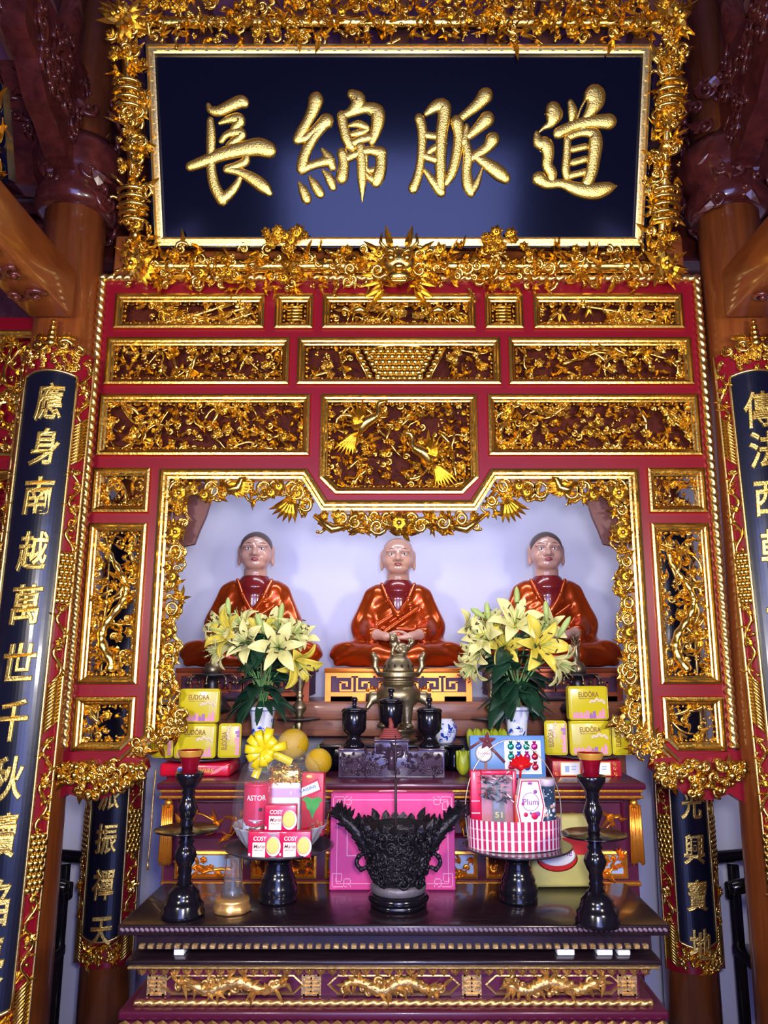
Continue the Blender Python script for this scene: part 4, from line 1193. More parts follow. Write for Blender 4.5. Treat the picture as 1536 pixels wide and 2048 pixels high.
# ================================================================== the offering table in front
TZ = .874
ot = thing('offering_table', 'dark carved offering table with gilt friezes in the foreground', 'table', (-.015, 2.374, ZF))
tz = lambda v, d=2.40: cz(v, d)-ZF
b = MB(); b.rbox(-.785, .785, 0, .432, TZ-ZF-.030, TZ-ZF, .006, 2); b.build('top', DARKWOOD, ot)
EDGE = mat('purplish_table_edge', (.20, .13, .18), .5, bump=.2, bscale=50, var=.3, vscale=40)  # paler, purplish grey against the dark top
b = MB(); n = 110
for k in range(n):
    x = -.778+1.556*(k+.5)/n; b.T = MX.Translation((x, .001, TZ-ZF-.013)) @ MX.Rotation(.6, 4, 'Y'); b.ball((0, 0, 0), .0075, 0, 6, 4, (1.25, .5, .7))
b.T = None; b.build('carved_edge', EDGE, ot, None, None); 
z0 = tz(1897)
b = MB(); b.box(-.735, .735, .02, .41, z0, TZ-ZF-.029); b.build('upper_moulding', DARKWOOD, ot)
b = MB()
for k in range(58):
    x = -.73+1.46*(k+.5)/58; b.rbox(x-.0085, x+.0085, .012, .022, z0+.002, z0+.014, .002, 1)
b.build('dentil_row', GOLD_OLD, ot)
b = MB(); b.box(-.70, .70, .10, .40, tz(1912), z0); b.build('waist', BLACKWOOD, ot)
z1 = tz(1912); z2 = tz(1931)
b = MB(); b.rbox(-.755, .755, -.008, .42, z2+.010, z1, .005, 2); b.box(-.745, .745, .0, .41, z2, z2+.011); b.build('ledge', DARKWOOD, ot)
b = MB(); b.rbox(-.748, .748, -.007, .012, z2+.001, z2+.008, .002, 1)
b.build('gilt_line', GOLD_OLD, ot)
z3 = tz(1948)
b = MB(); b.box(-.725, .725, .022, .40, z3, z2+.002); b.build('petal_moulding', MAROON, ot)
def petals(name, x0, x1, y, z, n, L, sgn=-1):
    m = MB(); m.T = WT(y)
    for k in range(n):
        x = x0+(x1-x0)*(k+.5)/n; m.leaf((x, z, 0), sgn*PI/2, L, (x1-x0)/n*.92, .012, curl=-.004); m.ball((x, z+sgn*L*.3, .008), .004, 0, 5, 3)
    return m.build(name, GOLD_OLD, ot)
petals('petal_row', -.73, .73, .020, z2, 46, z2-z3+.004)
z4 = tz(1998)
b = MB(); b.box(-.700, .700, .045, .40, z4, z3+.002); b.build('frieze', MAROON, ot)
xs_ = [(-.46, .205, 1), (.0, .19, 0), (.455, .195, 2)]
for (xc, w, kind) in xs_:
    m = MB(); m.T = WT(.044); zc = (z3+z4)/2; hh = (z3-z4)*.40
    pl = [(xc-w, zc), (xc-w+.03, zc-hh), (xc+w-.03, zc-hh), (xc+w, zc), (xc+w-.03, zc+hh), (xc-w+.03, zc+hh)]
    m.frame(pl, [(0, 0), (0, .006), (.004, .007), (.006, 0)]); R = random.Random(70+kind)
    # a writhing beast: scaled body, mane and claws
    pts = [V((xc+(w-.05)*t, zc+hh*.45*math.sin(3.1*t*2+kind), .012)) for t in [-1+2*i/12 for i in range(13)]]
    pts = catmull(pts, 3); m.tube([tuple(p) for p in pts], [.010+.008*math.sin(PI*min(1, i/len(pts)*1.1))+.002*math.sin(i*2.2) for i in range(len(pts))], 8)
    for p in pts[::2]:
        for j in range(2): m.leaf((p.x, p.y, .016), R.uniform(0, 6.28), R.uniform(.02, .045), .013, .010, lift=.4)
    for j in range(12): m.scroll((xc+R.uniform(-w+.05, w-.05), zc+R.uniform(-hh, hh)*.8, .008), R.random()*6, .014, .006, 1.2)
    for j in range(14): m.ball((xc+R.uniform(-.05, .05), zc+R.uniform(-.8, .8)*hh, .016), R.uniform(.006, .011), 0, 6, 4)
    m.build('carved_cartouche', GOLD_OLD, ot)
for xc in (-.675, -.235, .222, .665):
    m = MB(); m.T = WT(.044); zc = (z3+z4)/2; w = .028; h = (z3-z4)*.44
    m.box(xc-w, xc+w, zc-h, zc+h, 0, .004)
    for s in (-1, 1):
        for (a, c, d, e) in ((-.8, .8, .80, .95), (-.8, -.62, .2, .95), (.62, .8, .2, .95), (-.3, .3, .5, .64), (-.08, .08, .0, .64), (-.8, .8, .10, .24)):
            zs = sorted((zc+s*h*d, zc+s*h*e)); m.box(xc+w*a, xc+w*c, zs[0], zs[1], .004, .009)
    m.build('fret_block', GOLD_OLD, ot)
z5 = tz(2012)
b = MB(); b.box(-.73, .73, .025, .40, z5, z4+.002); b.build('lower_moulding', MAROON, ot)
b = MB(); b.rope([(-.73, .022, (z4+z5)/2), (.73, .022, (z4+z5)/2)], .0075, .03); b.build('twisted_row', GOLD_OLD, ot)
z6 = tz(2031)
b = MB(); b.rbox(-.765, .765, -.012, .42, z6, z5+.002, .008, 2); b.build('lower_ledge', MAROON, ot)
petals('petal_row', -.76, .76, -.014, z6+.004, 44, .030)
b = MB(); b.box(-.75, .75, 0, .41, z6-.09, z6+.001); b.build('skirt', MAROON, ot)
for sx in (-1, 1):
    for sy in (0, 1):
        b = MB(); b.tube([tuple(p) for p in catmull([V((sx*.70, .05+sy*.31, z6-.05)), V((sx*.735, .03+sy*.35, z6-.22)), V((sx*.72, .05+sy*.31, z6-.45)), V((sx*.70, .05+sy*.31, .08)), V((sx*.73, .04+sy*.33, .001+.03))], 4)], [.06, .062, .062, .06, .058, .055, .052, .048, .044, .042, .04, .04, .042, .044, .046, .046, .04], 8)
        b.build('leg', DARKWOOD, ot)
# paper bundles pushed into the gap under the top
for i, (u, w, lab) in enumerate(((363, .030, 'small white paper bundle tucked in the left end of the gap under the table top'), (1128, .05, 'pale folded cloth lying in the gap under the table top, nearest the middle'), (1205, .045, 'white paper packet in the right end of the gap under the table top'), (1243, .036, 'outermost white paper packet at the right end of the gap under the table top'))):
    p = PX(u, 1905, 2.43); m = MB(); m.rbox(-w/2, w/2, -.03, .03, 0, .020-.002*i, .003, 2)
    t = m.build('paper_bundle', WHITE); t.location = (p.x, 2.43, z1+ZF+.0005); tag(t, lab, 'paper', 'paper bundles under the table top')
# dark chairs half hidden behind the front columns, turned towards the altar
def chair(label, s, x, y):
    t = thing('armchair', label, 'chair', (x, y, ZF), -s*PI/2)
    m = MB(); m.rbox(-.25, .25, -.12, .24, .45, .50, .01, 2); m.build('seat', BLACKWOOD, t)
    for sx in (-1, 1):
        for sy in (-1, 1):
            yy = -.095 if sy < 0 else .21
            m = MB(); m.rbox(sx*.22-.022, sx*.22+.022, yy-.022, yy+.022, 0, .86 if sy < 0 else 1.05, .006, 2); m.build('leg', BLACKWOOD, t)
        m = MB(); m.tube([(sx*.22, .21, .91), (sx*.225, 0, .905), (sx*.225, -.20, .885), (sx*.225, -.285, .87), (sx*.225, -.30, .868)], [.026, .026, .030, .030, .018], 10); m.build('armrest', BLACKWOOD, t)
        m = MB(); m.rbox(sx*.22-.012, sx*.22+.012, .03, .08, .5, .89, .004, 2); m.rbox(sx*.22-.02, sx*.22+.02, -.14, -.10, .70, .78, .012, 2); m.build('side_panel', BLACKWOOD, t)
    m = MB(); m.rbox(-.22, .22, .195, .235, .55, 1.05, .008, 2); m.build('backrest', BLACKWOOD, t)
chair('dark wooden armchair half hidden behind the left front column', -1, -1.70, 3.74)
chair('dark wooden armchair half hidden behind the right front column', 1, 1.70, 3.74)
# ================================================================== things standing on the inner altar
YEL = mat('yellow_green_tin', (.62, .52, .012), .28, coat=.4)
PINKP = mat('pink_print', (.72, .30, .42), .4); PURP = mat('violet_print', (.36, .14, .40), .4); BROWNP = mat('brown_print', (.22, .07, .02), .4)
CREAMP = mat('cream_print', (.80, .66, .42), .4)
def skyline(m, T, x0, w, z0, h, mi):
    R = random.Random(9); x = x0
    m.T = T
    m.box(x0, x0+w, z0, z0+h*.18, 0, .0004, mi[0])
    while x < x0+w-.008:
        bw = R.uniform(.007, .014); bh = R.uniform(.25, .75)*h; c = R.choice(mi)
        m.box(x, min(x+bw, x0+w), z0, z0+bh, .0, .0006, c)
        if R.random() < .5: m.add([(x, z0+bh, .0006), (min(x+bw, x0+w), z0+bh, .0006), ((x+min(x+bw, x0+w))/2, z0+bh+h*.3, .0006)], [(0, 1, 2)], c)
        x += bw+R.uniform(0, .003)
    m.T = None
def tin(label, loc, rz=0, rot90=False, w=.152, h=.126, d=.048, tilt=0.0, glare=False):
    t = thing('biscuit_tin', label, 'tin', loc, rz, 'yellow biscuit tins', tilt)
    m = MB()
    if rot90: w, h = .082, .126
    m.rbox(-w/2, w/2, -d/2, d/2, 0, h, .010, 3); m.build('box', YEL, t)
    m = MB(); m.rbox(-w/2-.001, w/2+.001, -d*.5-.0012, -d*.5+.013, -.0+.001, h-.001, .0105, 3)
    m.build('lid', YEL, t)
    T = WT(-d/2-.0013, 0, h/2)
    q = MB()
    if rot90:
        T2 = T @ MX.Rotation(PI/2, 4, 'Z'); W_, H_ = h, w
    else: T2 = T; W_, H_ = w, h
    text(q, 'EUDÔRA', .026, T2 @ MX.Translation((0, H_*.27, .0002)), 0, bold=.012, width=W_*.52, bevel=.0)
    text(q, 'Butter Cookies', .008, T2 @ MX.Translation((-W_*.05, H_*.14, .0002)), 0, shear=.3, width=W_*.4)
    # flourish of pale cloud
    for k in range(14): 
        a = k/13; q.T = T2; q.ball((W_*(.05+.36*a), H_*(.02+.07*math.sin(3*a)+.03*math.sin(17*a)), 0), .0065, 3, 6, 3, (1.3, .8, .12))
    q.T = None
    skyline(q, T2, -W_*.42, W_*.84, -H_*.45, H_*.30, (1, 2))
    q.build('printed_scene', [BROWNP, PINKP, PURP, CREAMP], t)
    return t
def box_thing(name, label, cat, loc, w, d, h, m, rz=0, r=.003, group=None, rx=0):
    t = thing(name, label, cat, loc, rz, group, rx); q = MB(); q.rbox(-w/2, w/2, -d/2, d/2, 0, h, r, 2); q.build('box', m, t); return t
REDTIN = mat('red_tin_print', (.62, .006, .03), .25, coat=.4); GOLDP = mat('gold_print', (.85, .52, .10), .3, .6); BLUEP = mat('blue_print', (.05, .14, .55), .4)
DISH = mat('dark_lacquer_dish', (.035, .030, .045), .25, coat=.5)
def lx(u, v, d): return PX(u, v, d).x
# left and right stacks
for s, uc in ((-1, 402), (1, 1170)):
    Y = 3.10; x = lx(uc, 1500, Y); side = 'left' if s < 0 else 'right'
    if s < 0:
        t = box_thing('biscuit_tin_box', 'flat red biscuit tin with gold script under the dish of yellow tins on the left', 'tin', (lx(389, 1540, Y-.1), Y, AZ), .262, .20, .048, REDTIN, 0, .010)
        q = MB(); T = WT(-.1005, 0, .024); text(q, 'Danas', .030, T @ MX.Translation((.030, .002, 0)), 0, shear=.3, width=.085, bold=.01)
        q.T = T
        q.ball((-.052, 0, 0), .014, 1, 14, 4, (1, 1, .06)); q.box(-.063, -.041, -.006, .006, .0005, .0012, 2)
        q.leaf((.06, -.016, .0), .5, .08, .012, .001, mat=3); q.T = None
        q.build('print', [GOLDP, WHITE, BLUEP, mat('pink_swash', (.85, .25, .30), .4)], t); hb = .0485
    else:
        t = box_thing('gift_box', 'flat red patterned box with white labels under the dish of yellow tins on the right', 'box', (lx(1174, 1540, Y-.1), Y, AZ), .258, .20, .058, mat('dark_red_card', (.42, .012, .025), .35), 0, .003)
        q = MB(); q.T = WT(-.1003, 0, .029)
        for xx in (-.062, .052):
            q.box(xx-.034, xx+.034, -.021, .021, 0, .0008, 1); q.frame(rect(xx-.037, xx+.037, -.024, .024), [(0, 0), (0, .001), (.003, .001), (.003, 0)], 0)
            q.box(xx-.020, xx-.004, -.012, .010, .0008, .0012, 2); q.box(xx+.004, xx+.020, -.004, .000, .0008, .0012, 2); q.box(xx+.004, xx+.022, .006, .009, .0008, .0012, 2)
        for xx in (-.115, -.005, .105):
            for zz in (-.018, 0, .018): q.scroll((xx, zz, 0), zz*90, .008, .0012, 1.3, 0)
        q.T = None; q.build('print', [GOLDP, WHITE, mat('grey_blue_print', (.30, .42, .62), .5)], t); hb = .0585
    dz = AZ+hb
    t = thing('offering_dish', f'dark round dish holding the stack of yellow tins on the {side}', 'dish', (x-s*.0, Y, dz), 0, 'dishes under the yellow tins')
    m = MB(); m.lathe([(.06, 0), (.08, .002), (.135, .008), (.142, .013), (.140, .015), (.12, .011), (.02, .010)], n=40); m.build('plate', DISH, t)
    bz = dz+.0165 if s < 0 else dz+.0165
    zb_up = bz+.128
    W_ = 'shiny front yellow biscuit tin at the bottom of the left stack' if s < 0 else 'front yellow biscuit tin at the bottom of the right stack'
    tin(W_, (x, Y-.075, bz), 0)
    tin(f'yellow biscuit tin standing on top of the {side} stack', (x+(.004 if s < 0 else .0), Y-.060, zb_up), .0 if s < 0 else .12)
    tin(f'yellow biscuit tin turned sideways at the outer end of the {side} stack', (x+s*.124, Y-.060, bz), s*.12, True)
    tin(f'yellow biscuit tin turned sideways at the inner end of the {side} stack', (x-s*.124, Y-.060, bz), -s*.12, True)
    # bronze lotus lamps behind the tins
    p = lx(424 if s < 0 else 1156, 1380, 3.36)
    t = thing('lotus_lamp', f'dark bronze altar lamp with a pointed top behind the {side} yellow tins', 'lamp', (p, 3.36, AZ), 0, 'bronze lamps behind the tins'); t.scale = (1.2, 1.2, 1.06)
    m = MB(); m.lathe([(.07, 0), (.075, .02), (.05, .04), (.022, .07), (.018, .13), (.03, .15), (.018, .17), (.02, .19), (.06, .20), (.066, .215), (.05, .24), (.03, .27), (.018, .30), (.02, .315), (.018, .33), (.05, .338), (.07, .342), (.072, .348), (.03, .352)], n=28, mod=lambda w, z: 1+.05*math.sin(8*w)*(z > .19 and z < .30)); m.build('stand', IRON, t)
    m = MB(); m.lathe([(.03, .35), (.032, .37), (.026, .39), (.010, .40), (.012, .43), (.007, .45), (.010, .46), (.004, .47)], n=18)
    for k in range(22):
        a = k*2.4; zz = .445+.003*k
        m.tube([(0, 0, zz-.01), (.010*math.cos(a), .010*math.sin(a), zz), (.018*math.cos(a), .018*math.sin(a), zz+.016)], [.0022, .0018, .001], 4)
    m.build('flame_finial', BRASS, t)
    m = MB()
    for k in range(8):
        a = k*PI/4; m.tube([(.07*math.cos(a), .07*math.sin(a), .345), (.085*math.cos(a), .085*math.sin(a), .335), (.088*math.cos(a), .088*math.sin(a), .318)], .0025, 5); m.ball((.088*math.cos(a), .088*math.sin(a), .314), .006, 0, 6, 4)
    m.build('hanging_bead', BRASS, t)
# long dark stand and stepped carved stand in the middle
t = thing('altar_stand', 'low black stand behind the carved stepped stand', 'stand', (lx(783, 1500, 3.25), 3.28, AZ))
m = MB(); m.rbox(-.285, .285, -.13, .13, .085, .100, .004, 2); m.build('top', BLACKWOOD, t)
m = MB(); m.rbox(-.255, .255, -.10, .10, .012, .085, .006, 2); m.build('body', BLACKWOOD, t)
for sx in (-1, 1):
    for sy in (-1, 1):
        m = MB(); m.lathe([(.026, 0), (.030, .02), (.022, .05), (.028, .084)], (sx*.25, sy*.095, 0), 14); m.build('leg', BLACKWOOD, t)
STEPW = mat('carved_violet_black_wood', (.060, .034, .060), .20, coat=.3)
Ys = 3.02; sx0 = lx(783, 1520, Ys-.05)
st = thing('stepped_stand', 'carved dark three step stand holding the black lidded cups', 'stand', (sx0, Ys, AZ))
m = MB(); m.rbox(-.195, .195, -.045, .05, .001, .096, .003, 2); m.rbox(-.062, .062, -.045, .05, .096, .128, .003, 2); m.build('body', STEPW, st)
m = MB(); m.rbox(-.199, -.10, -.049, .054, .094, .104, .003, 2); m.rbox(.10, .199, -.049, .054, .094, .104, .003, 2); m.rbox(-.066, .066, -.049, .054, .126, .137, .003, 2); m.build('step_top', STEPW, st)
m = MB(); m.T = WT(-.045); R = random.Random(17)
m.frame([(-.195, .002), (.195, .002), (.195, .095), (.10, .095), (.10, .080), (.062, .080), (.062, .126), (-.062, .126), (-.062, .080), (-.10, .080), (-.10, .095), (-.195, .095)], [(0, 0), (0, .005), (.004, .005), (.005, 0)])
for k in range(190):
    x = R.uniform(-.185, .185); z = R.uniform(.012, .085) if abs(x) > .06 else R.uniform(.012, .116)
    q = R.random()
    if q < .5: m.leaf((x, z, .001), R.random()*6.28, R.uniform(.014, .028), .011, .009, lift=.25)
    elif q < .8: m.scroll((x, z, .002), R.random()*6, R.uniform(.007, .012), .0028, 1.2)
    else: m.ball((x, z, .002), R.uniform(.004, .008), 0, 6, 4)
for k in range(9): m.leaf((0, .075, .006), PI*k/8*1.0+(.0 if k < 9 else 0), .040, .011, .008, lift=.2)
m.tube([(0, .03, .01), (0, .075, .014), (0, .10, .01)], [.014, .012, .004], 6)
m.build('relief_carving', STEPW, st)
def cup(label, x, y, z, k=1.0):
    t = thing('lidded_cup', label, 'cup', (x, y, z), 0, 'black lidded cups')
    m = MB(); m.lathe([(.036, 0), (.038, .006), (.026, .020), (.020, .032), (.024, .042), (.036, .052), (.041, .062), (.0425, .112), (.040, .116)], n=32); m.build('cup', BLACKWOOD, t)
    m = MB(); m.lathe([(.044, .1165), (.044, .123), (.036, .130), (.016, .134), (.006, .138), (.0085, .143), (.006, .148), (.012, .156), (.010, .164), (.004, .168)], n=28); m.build('lid', BLACKWOOD, t)
    t.scale = (k, k, k)
cup('black lidded cup on the left step of the carved stand', sx0-.142, Ys, AZ+.1045, 1.1)
cup('black lidded cup on the right step of the carved stand', sx0+.143, Ys, AZ+.1045, 1.1)
cup('black lidded cup on the raised middle step behind the incense coil', sx0-.002, Ys+.022, AZ+.1375, 1.1)
INC = mat('red_incense', (.28, .05, .045), .6)
m = MB()
for k in range(5): m.tube([((.040-.004*k)*math.cos(a), (.020-.002*k)*math.sin(a), .005+.0072*k) for a in [2*PI*j/24 for j in range(24)]], .0042, 6, closed=True)
m.tube([(0, 0, .03), (.003, 0, .05), (-.002, 0, .075)], [.012, .010, .005], 8)
o = m.build('incense_coil', INC); o.location = (sx0-.004, Ys-.024, AZ+.1375); tag(o, 'dark red incense coil on the middle step in front of the black cup', 'incense')
# tall brass censer
cx = lx(797, 1400, 3.29)
t = thing('brass_censer', 'tall brass censer with a lion on its lid in front of the centre statue', 'censer', (cx, 3.29, AZ+.1005))
m = MB(); m.lathe([(.075, 0), (.078, .012), (.060, .022), (.055, .032), (.070, .040), (.072, .050), (.060, .055)], n=32); m.build('foot_ring', BRASS, t)
def pot_f(X, Y, Z):
    d = ell(X, Y, Z, (0, 0, .185), (.090, .090, .062))
    d = smin(d, cap(X, Y, Z, (0, 0, .215), (0, 0, .265), .058, .064), .015)
    r = np.sqrt(X*X+Y*Y); d = smin(d, np.maximum(r-.084, np.abs(Z-.268)-.010), .006)
    d = smin(d, np.maximum(r-.080, np.abs(Z-.240)-.004), .006)
    for k in range(3):
        a = -PI/2+2*PI*k/3+.62; c, s = math.cos(a), math.sin(a)
        d = smin(d, cap(X, Y, Z, (.055*c, .055*s, .165), (.062*c, .062*s, .075), .032, .017), .012)
        d = smin(d, ell(X, Y, Z, (.066*c, .066*s, .062), (.024, .024, .012)), .010)
    for s in (-1, 1):                                   # beast heads at the waist, upright ears at the rim
        d = smin(d, ell(X, Y, Z, (s*.105, -.005, .175), (.026, .020, .026)), .012)
        d = smin(d, cap(X, Y, Z, (s*.110, -.012, .165), (s*.128, -.018, .135), .014, .009), .008)
        d = smin(d, cap(X, Y, Z, (s*.082, 0, .272), (s*.098, 0, .30), .011, .012), .006)
        d = smin(d, cap(X, Y, Z, (s*.098, 0, .30), (s*.096, 0, .335), .012, .013), .006)
        d = smin(d, cap(X, Y, Z, (s*.096, 0, .335), (s*.106, 0, .352), .013, .010), .006)
    return d
M = surf(pot_f, (-.15, -.11, .045), (.15, .11, .37), 110); m = MB(); m.add(M[0], M[1], 0, True); m.build('bowl', BRASS, t)
m = MB(); m.lathe([(.066, .279), (.066, .288), (.060, .310), (.048, .330), (.034, .342), (.034, .350), (.026, .354)], n=32)
lid = m.build('lid', BRASS, t)
m = MB()
for k in range(14):
    a = 2*PI*k/14; m.T = MX.Rotation(a, 4, 'Z') @ MX.Translation((.0625, 0, .302)); m.ball((0, 0, 0), .0062, 0, 7, 4, (.35, 1, 1.3))
m.T = None; m.build('pierced_hole', BLACKINK, lid)
def lion_f(X, Y, Z):
    d = ell(X, Y, Z, (.012, 0, .375), (.034, .022, .024))
    d = smin(d, ell(X, Y, Z, (-.018, -.004, .398), (.019, .019, .022)), .012)
    d = smin(d, ell(X, Y, Z, (-.022, -.014, .418), (.017, .018, .016)), .008)
    d = smin(d, ell(X, Y, Z, (-.026, -.030, .412), (.011, .010, .009)), .006)
    for s in (-1, 1):
        d = smin(d, cap(X, Y, Z, (-.022, s*.012-.003, .385), (-.026, s*.014-.006, .352), .008, .008), .006)
        d = smin(d, ell(X, Y, Z, (.022, s*.016, .362), (.018, .011, .014)), .008)
        d = smin(d, sph(X, Y, Z, (-.022+s*.013, -.006, .434), .006), .004)
    d = smin(d, cap(X, Y, Z, (.040, 0, .375), (.056, 0, .400), .009, .012), .008)
    d = smin(d, cap(X, Y, Z, (.056, 0, .400), (.046, 0, .412), .012, .008), .006)
    return d-.0012*np.sin(220*X)*np.sin(220*Z)
M = surf(lion_f, (-.06, -.06, .34), (.08, .05, .45), 70); m = MB(); m.add(M[0], M[1], 0, True); m.build('lion', BRASS, lid)
# brass candle holders
def holder(label, u, rod):
    t = thing('candle_holder', label, 'candlestick', (lx(u, 1420, 3.38), 3.38, AZ), 0, 'brass candle holders')
    m = MB(); m.lathe([(.05, 0), (.052, .012), (.03, .03), (.014, .06), (.012, .14), (.018, .165), (.012, .178)], n=24); m.build('foot', BRASS, t)
    m = MB(); m.lathe([(.02, .178), (.088, .181), (.092, .185), (.09, .187), (.02, .186)], n=36); m.build('drip_tray', mat('dark_brass_tray', (.10, .085, .07), .4, .8), t)
    m = MB(); m.lathe([(.020, .187), (.013, .20), (.030, .222), (.032, .235), (.016, .255), (.012, .27), (.020, .278), (.012, .288), (.013, .30), (.024, .345), (.026, .40), (.022, .403)], n=24); m.build('socket', BRASS, t)
holder('brass candle holder with a round drip tray on the right of the left lilies', 599, 0)
holder('brass candle holder with a round drip tray behind the right lilies', 984, 0)
# blue and white porcelain
def glaze(m, r, z, n, seed, zspan, fr):
    R = random.Random(seed)
    for k in range(n):
        a = R.uniform(0, 2*PI); zz = R.uniform(*zspan); rr = fr(zz)
        m.T = MX.Rotation(a, 4, 'Z') @ MX(((0, 0, 1, rr-.0006), (1, 0, 0, 0), (0, 1, 0, zz), (0, 0, 0, 1)))
        if R.random() < .6: m.leaf((0, 0, 0), R.random()*6.28, R.uniform(.016, .03), R.uniform(.008, .014), .0012)
        else: m.scroll((0, 0, 0), R.random()*6, R.uniform(.006, .011), .0016, 1.2)
    m.T = None
VP = [(.044, 0), (.050, .012), (.042, .05), (.037, .09), (.038, .14), (.043, .19), (.052, .230), (.060, .245), (.057, .246), (.040, .19), (.030, .10)]
def vfr(z):
    for (r0, a), (r1, c) in zip(VP, VP[1:8]):
        if a <= z <= c: return r0+(r1-r0)*(z-a)/(c-a)
    return .04
def vase(label, u):
    t = thing('flower_vase', label, 'vase', (lx(u, 1450, 3.16), 3.16, AZ), 0, 'blue and white lily vases')
    m = MB(); m.lathe(VP, n=36); m.build('body', PORC, t)
    m = MB(); glaze(m, 0, 0, 60, 5, (.02, .20), vfr)
    for z in (.012, .232): m.tube([((vfr(z)+.0003)*math.cos(a), (vfr(z)+.0003)*math.sin(a), z) for a in [2*PI*j/36 for j in range(36)]], .0013, 5, closed=True)
    m.build('blue_painting', COBALT, t)
    return t.location
vl = vase('blue and white vase holding the left bunch of yellow lilies', 524)
vr = vase('blue and white vase holding the right bunch of yellow lilies', 1034)
JP = [(.026, 0), (.030, .006), (.044, .035), (.046, .055), (.036, .082), (.028, .088), (.029, .094), (.024, .094)]
def jfr(z):
    for (r0, a), (r1, c) in zip(JP, JP[1:7]):
        if a <= z <= c: return r0+(r1-r0)*(z-a)/(c-a)
    return .03
p = lx(891, 1470, 3.20)
t = thing('porcelain_jar', 'round blue and white porcelain jar beside the right black cup', 'jar', (p, 3.22, AZ+.1005))
m = MB(); m.lathe(JP, n=32); m.build('body', PORC, t); m = MB(); glaze(m, 0, 0, 70, 8, (.012, .078), jfr); m.build('blue_painting', COBALT, t)
# fruit
POM = mat('pomelo_skin', (.66, .40, .010), .42, bump=.35, bscale=160, var=.12, vscale=12)
GRN = mat('green_fruit_skin', (.36, .42, .02), .4, bump=.15, bscale=90, var=.2, vscale=14)
YEB = mat('yellow_banana_skin', (.70, .50, .02), .4, var=.25, vscale=30)
STEMM = mat('green_stem', (.10, .20, .03), .5)
def fruit(label, x, y, z, r, m_, tilt, name='pomelo', sq=(1, 1, .95)):
    t = thing(name, label, 'fruit', (x, y, z))
    m = MB(); m.lathe([(.001, 0)]+[(r*sq[0]*math.sin(PI*i/18)*(1-.10*(i/18)**3), r*sq[2]*(1-math.cos(PI*i/18))) for i in range(1, 18)]+[(.002, 2*r*sq[2]*.985)], n=30); m.build('flesh', m_, t)
    m = MB(); m.tube([(0, 0, 2*r*sq[2]*.975), (.003, 0, 2*r*sq[2]*.985+.012)], [.005, .004], 6); m.build('stem', STEMM, t)
    t.rotation_euler = (0, 0, tilt); return t
box_thing('fruit_stand', 'small dark block carrying the yellow pomelos behind the left gift basket', 'stand', (lx(606, 1530, 3.16), 3.14, AZ), .18, .16, .036, BLACKWOOD)
fruit('large yellow pomelo behind the clear wrapped gift basket, the rear one', lx(586, 1480, 3.20), 3.205, AZ+.0365, .064, POM, 1)
fruit('yellow pomelo at the right shoulder of the clear wrapped gift basket', lx(638, 1512, 3.05), 3.035, AZ+.0005, .052, POM, 2)
def banana(par, m_, a, L, c, tiltz, off):
    m = MB(); pts = []; rad = []
    for i in range(9):
        t = i/8; th = (t-.2)*1.25
        pts.append(V((off[0]+math.cos(a)*L*.62*math.sin(th), off[1]+math.sin(a)*L*.62*math.sin(th), off[2]+L*.62*(1-math.cos(th))*c+tiltz*t)))
        rad.append(.0065+.0115*math.sin(PI*min(1, .12+t*.80))**.7 if 0 < i < 8 else .005)
    m.tube(pts, rad, 7); return m.build('banana', m_, par)
t = thing('banana_bunch', 'small bunch of yellow bananas at the foot of the left vase', 'fruit', (lx(528, 1475, 3.09), 3.085, AZ))
for k in range(7): banana(t, YEB, -2.7+k*.36, .10, 1.0, .04, (0, 0, .028))
m = MB(); m.tube([(0, 0, .01), (0, .005, .05), (0, .01, .10)], [.018, .014, .008], 8); m.build('stalk', STEMM, t)
t = thing('banana_bunch', 'hand of green bananas lying upturned behind the blue gift box', 'fruit', (lx(978, 1475, 3.14), 3.11, AZ))
for k in range(9): banana(t, GRN, PI/2+.25-(k % 2)*.2, .085, 1.1, .055, (-.066+.0165*k, -.02+.012*(k % 2), .080))
m = MB(); m.rbox(-.08, .08, -.03, .03, .001, .075, .02, 3); m.build('crown', GRN, t)
t = thing('mango', 'greenish yellow knobbly fruit at the left edge of the blue gift box', 'fruit', (lx(927, 1530, 3.02), 3.03, AZ))
def fing_f(X, Y, Z):
    d = ell(X, Y, Z, (0, 0, .045), (.026, .028, .044))
    for k in range(6):
        a = k*1.05; d = smin(d, cap(X, Y, Z, (.014*math.cos(a), .014*math.sin(a), .03), (.022*math.cos(a), .022*math.sin(a), .085), .011, .006), .006)
    return d
M = surf(fing_f, (-.045, -.045, -.005), (.045, .045, .10), 50); m = MB(); m.add(M[0], M[1], 0, True); m.build('flesh', GRN, t)
m = MB(); m.tube([(0, 0, .086), (.004, 0, .1)], .004, 6); m.build('stem', STEMM, t)
# blue sweet box standing behind the right basket
BLUEC = mat('blue_card', (.10, .26, .62), .35, coat=.2)
t = box_thing('gift_box', 'blue gift box with a brown ribbon and pictured sweets behind the gingham basket', 'box', (lx(1015, 1530, 2.965), 2.965, AZ+.0005), .275, .045, .150, BLUEC, 0, .003, None, -.10)
q = MB(); T = WT(-.0228, 0, .075); q.T = T
q.box(-.012, .122, -.060, .058, 0, .0008, 0); q.box(-.004, .114, -.054, .052, .0008, .0012, 1); q.T = None; q.build('picture', [WHITE, mat('pale_blue_print', (.62, .72, .88), .4)], t)
q = MB(); q.T = T; q.box(-.088, -.076, -.074, .02, 0, .001); q.tube([(-.138, .03, .001), (-.09, .06, .003), (-.05, .02, .003), (-.012, -.02, .001)], .005, 6, flat=.3, up=(0, 0, 1))
for k in range(5): q.leaf((-.075, .055, .002), k*1.25+.3, .034, .018, .006, lift=.25)
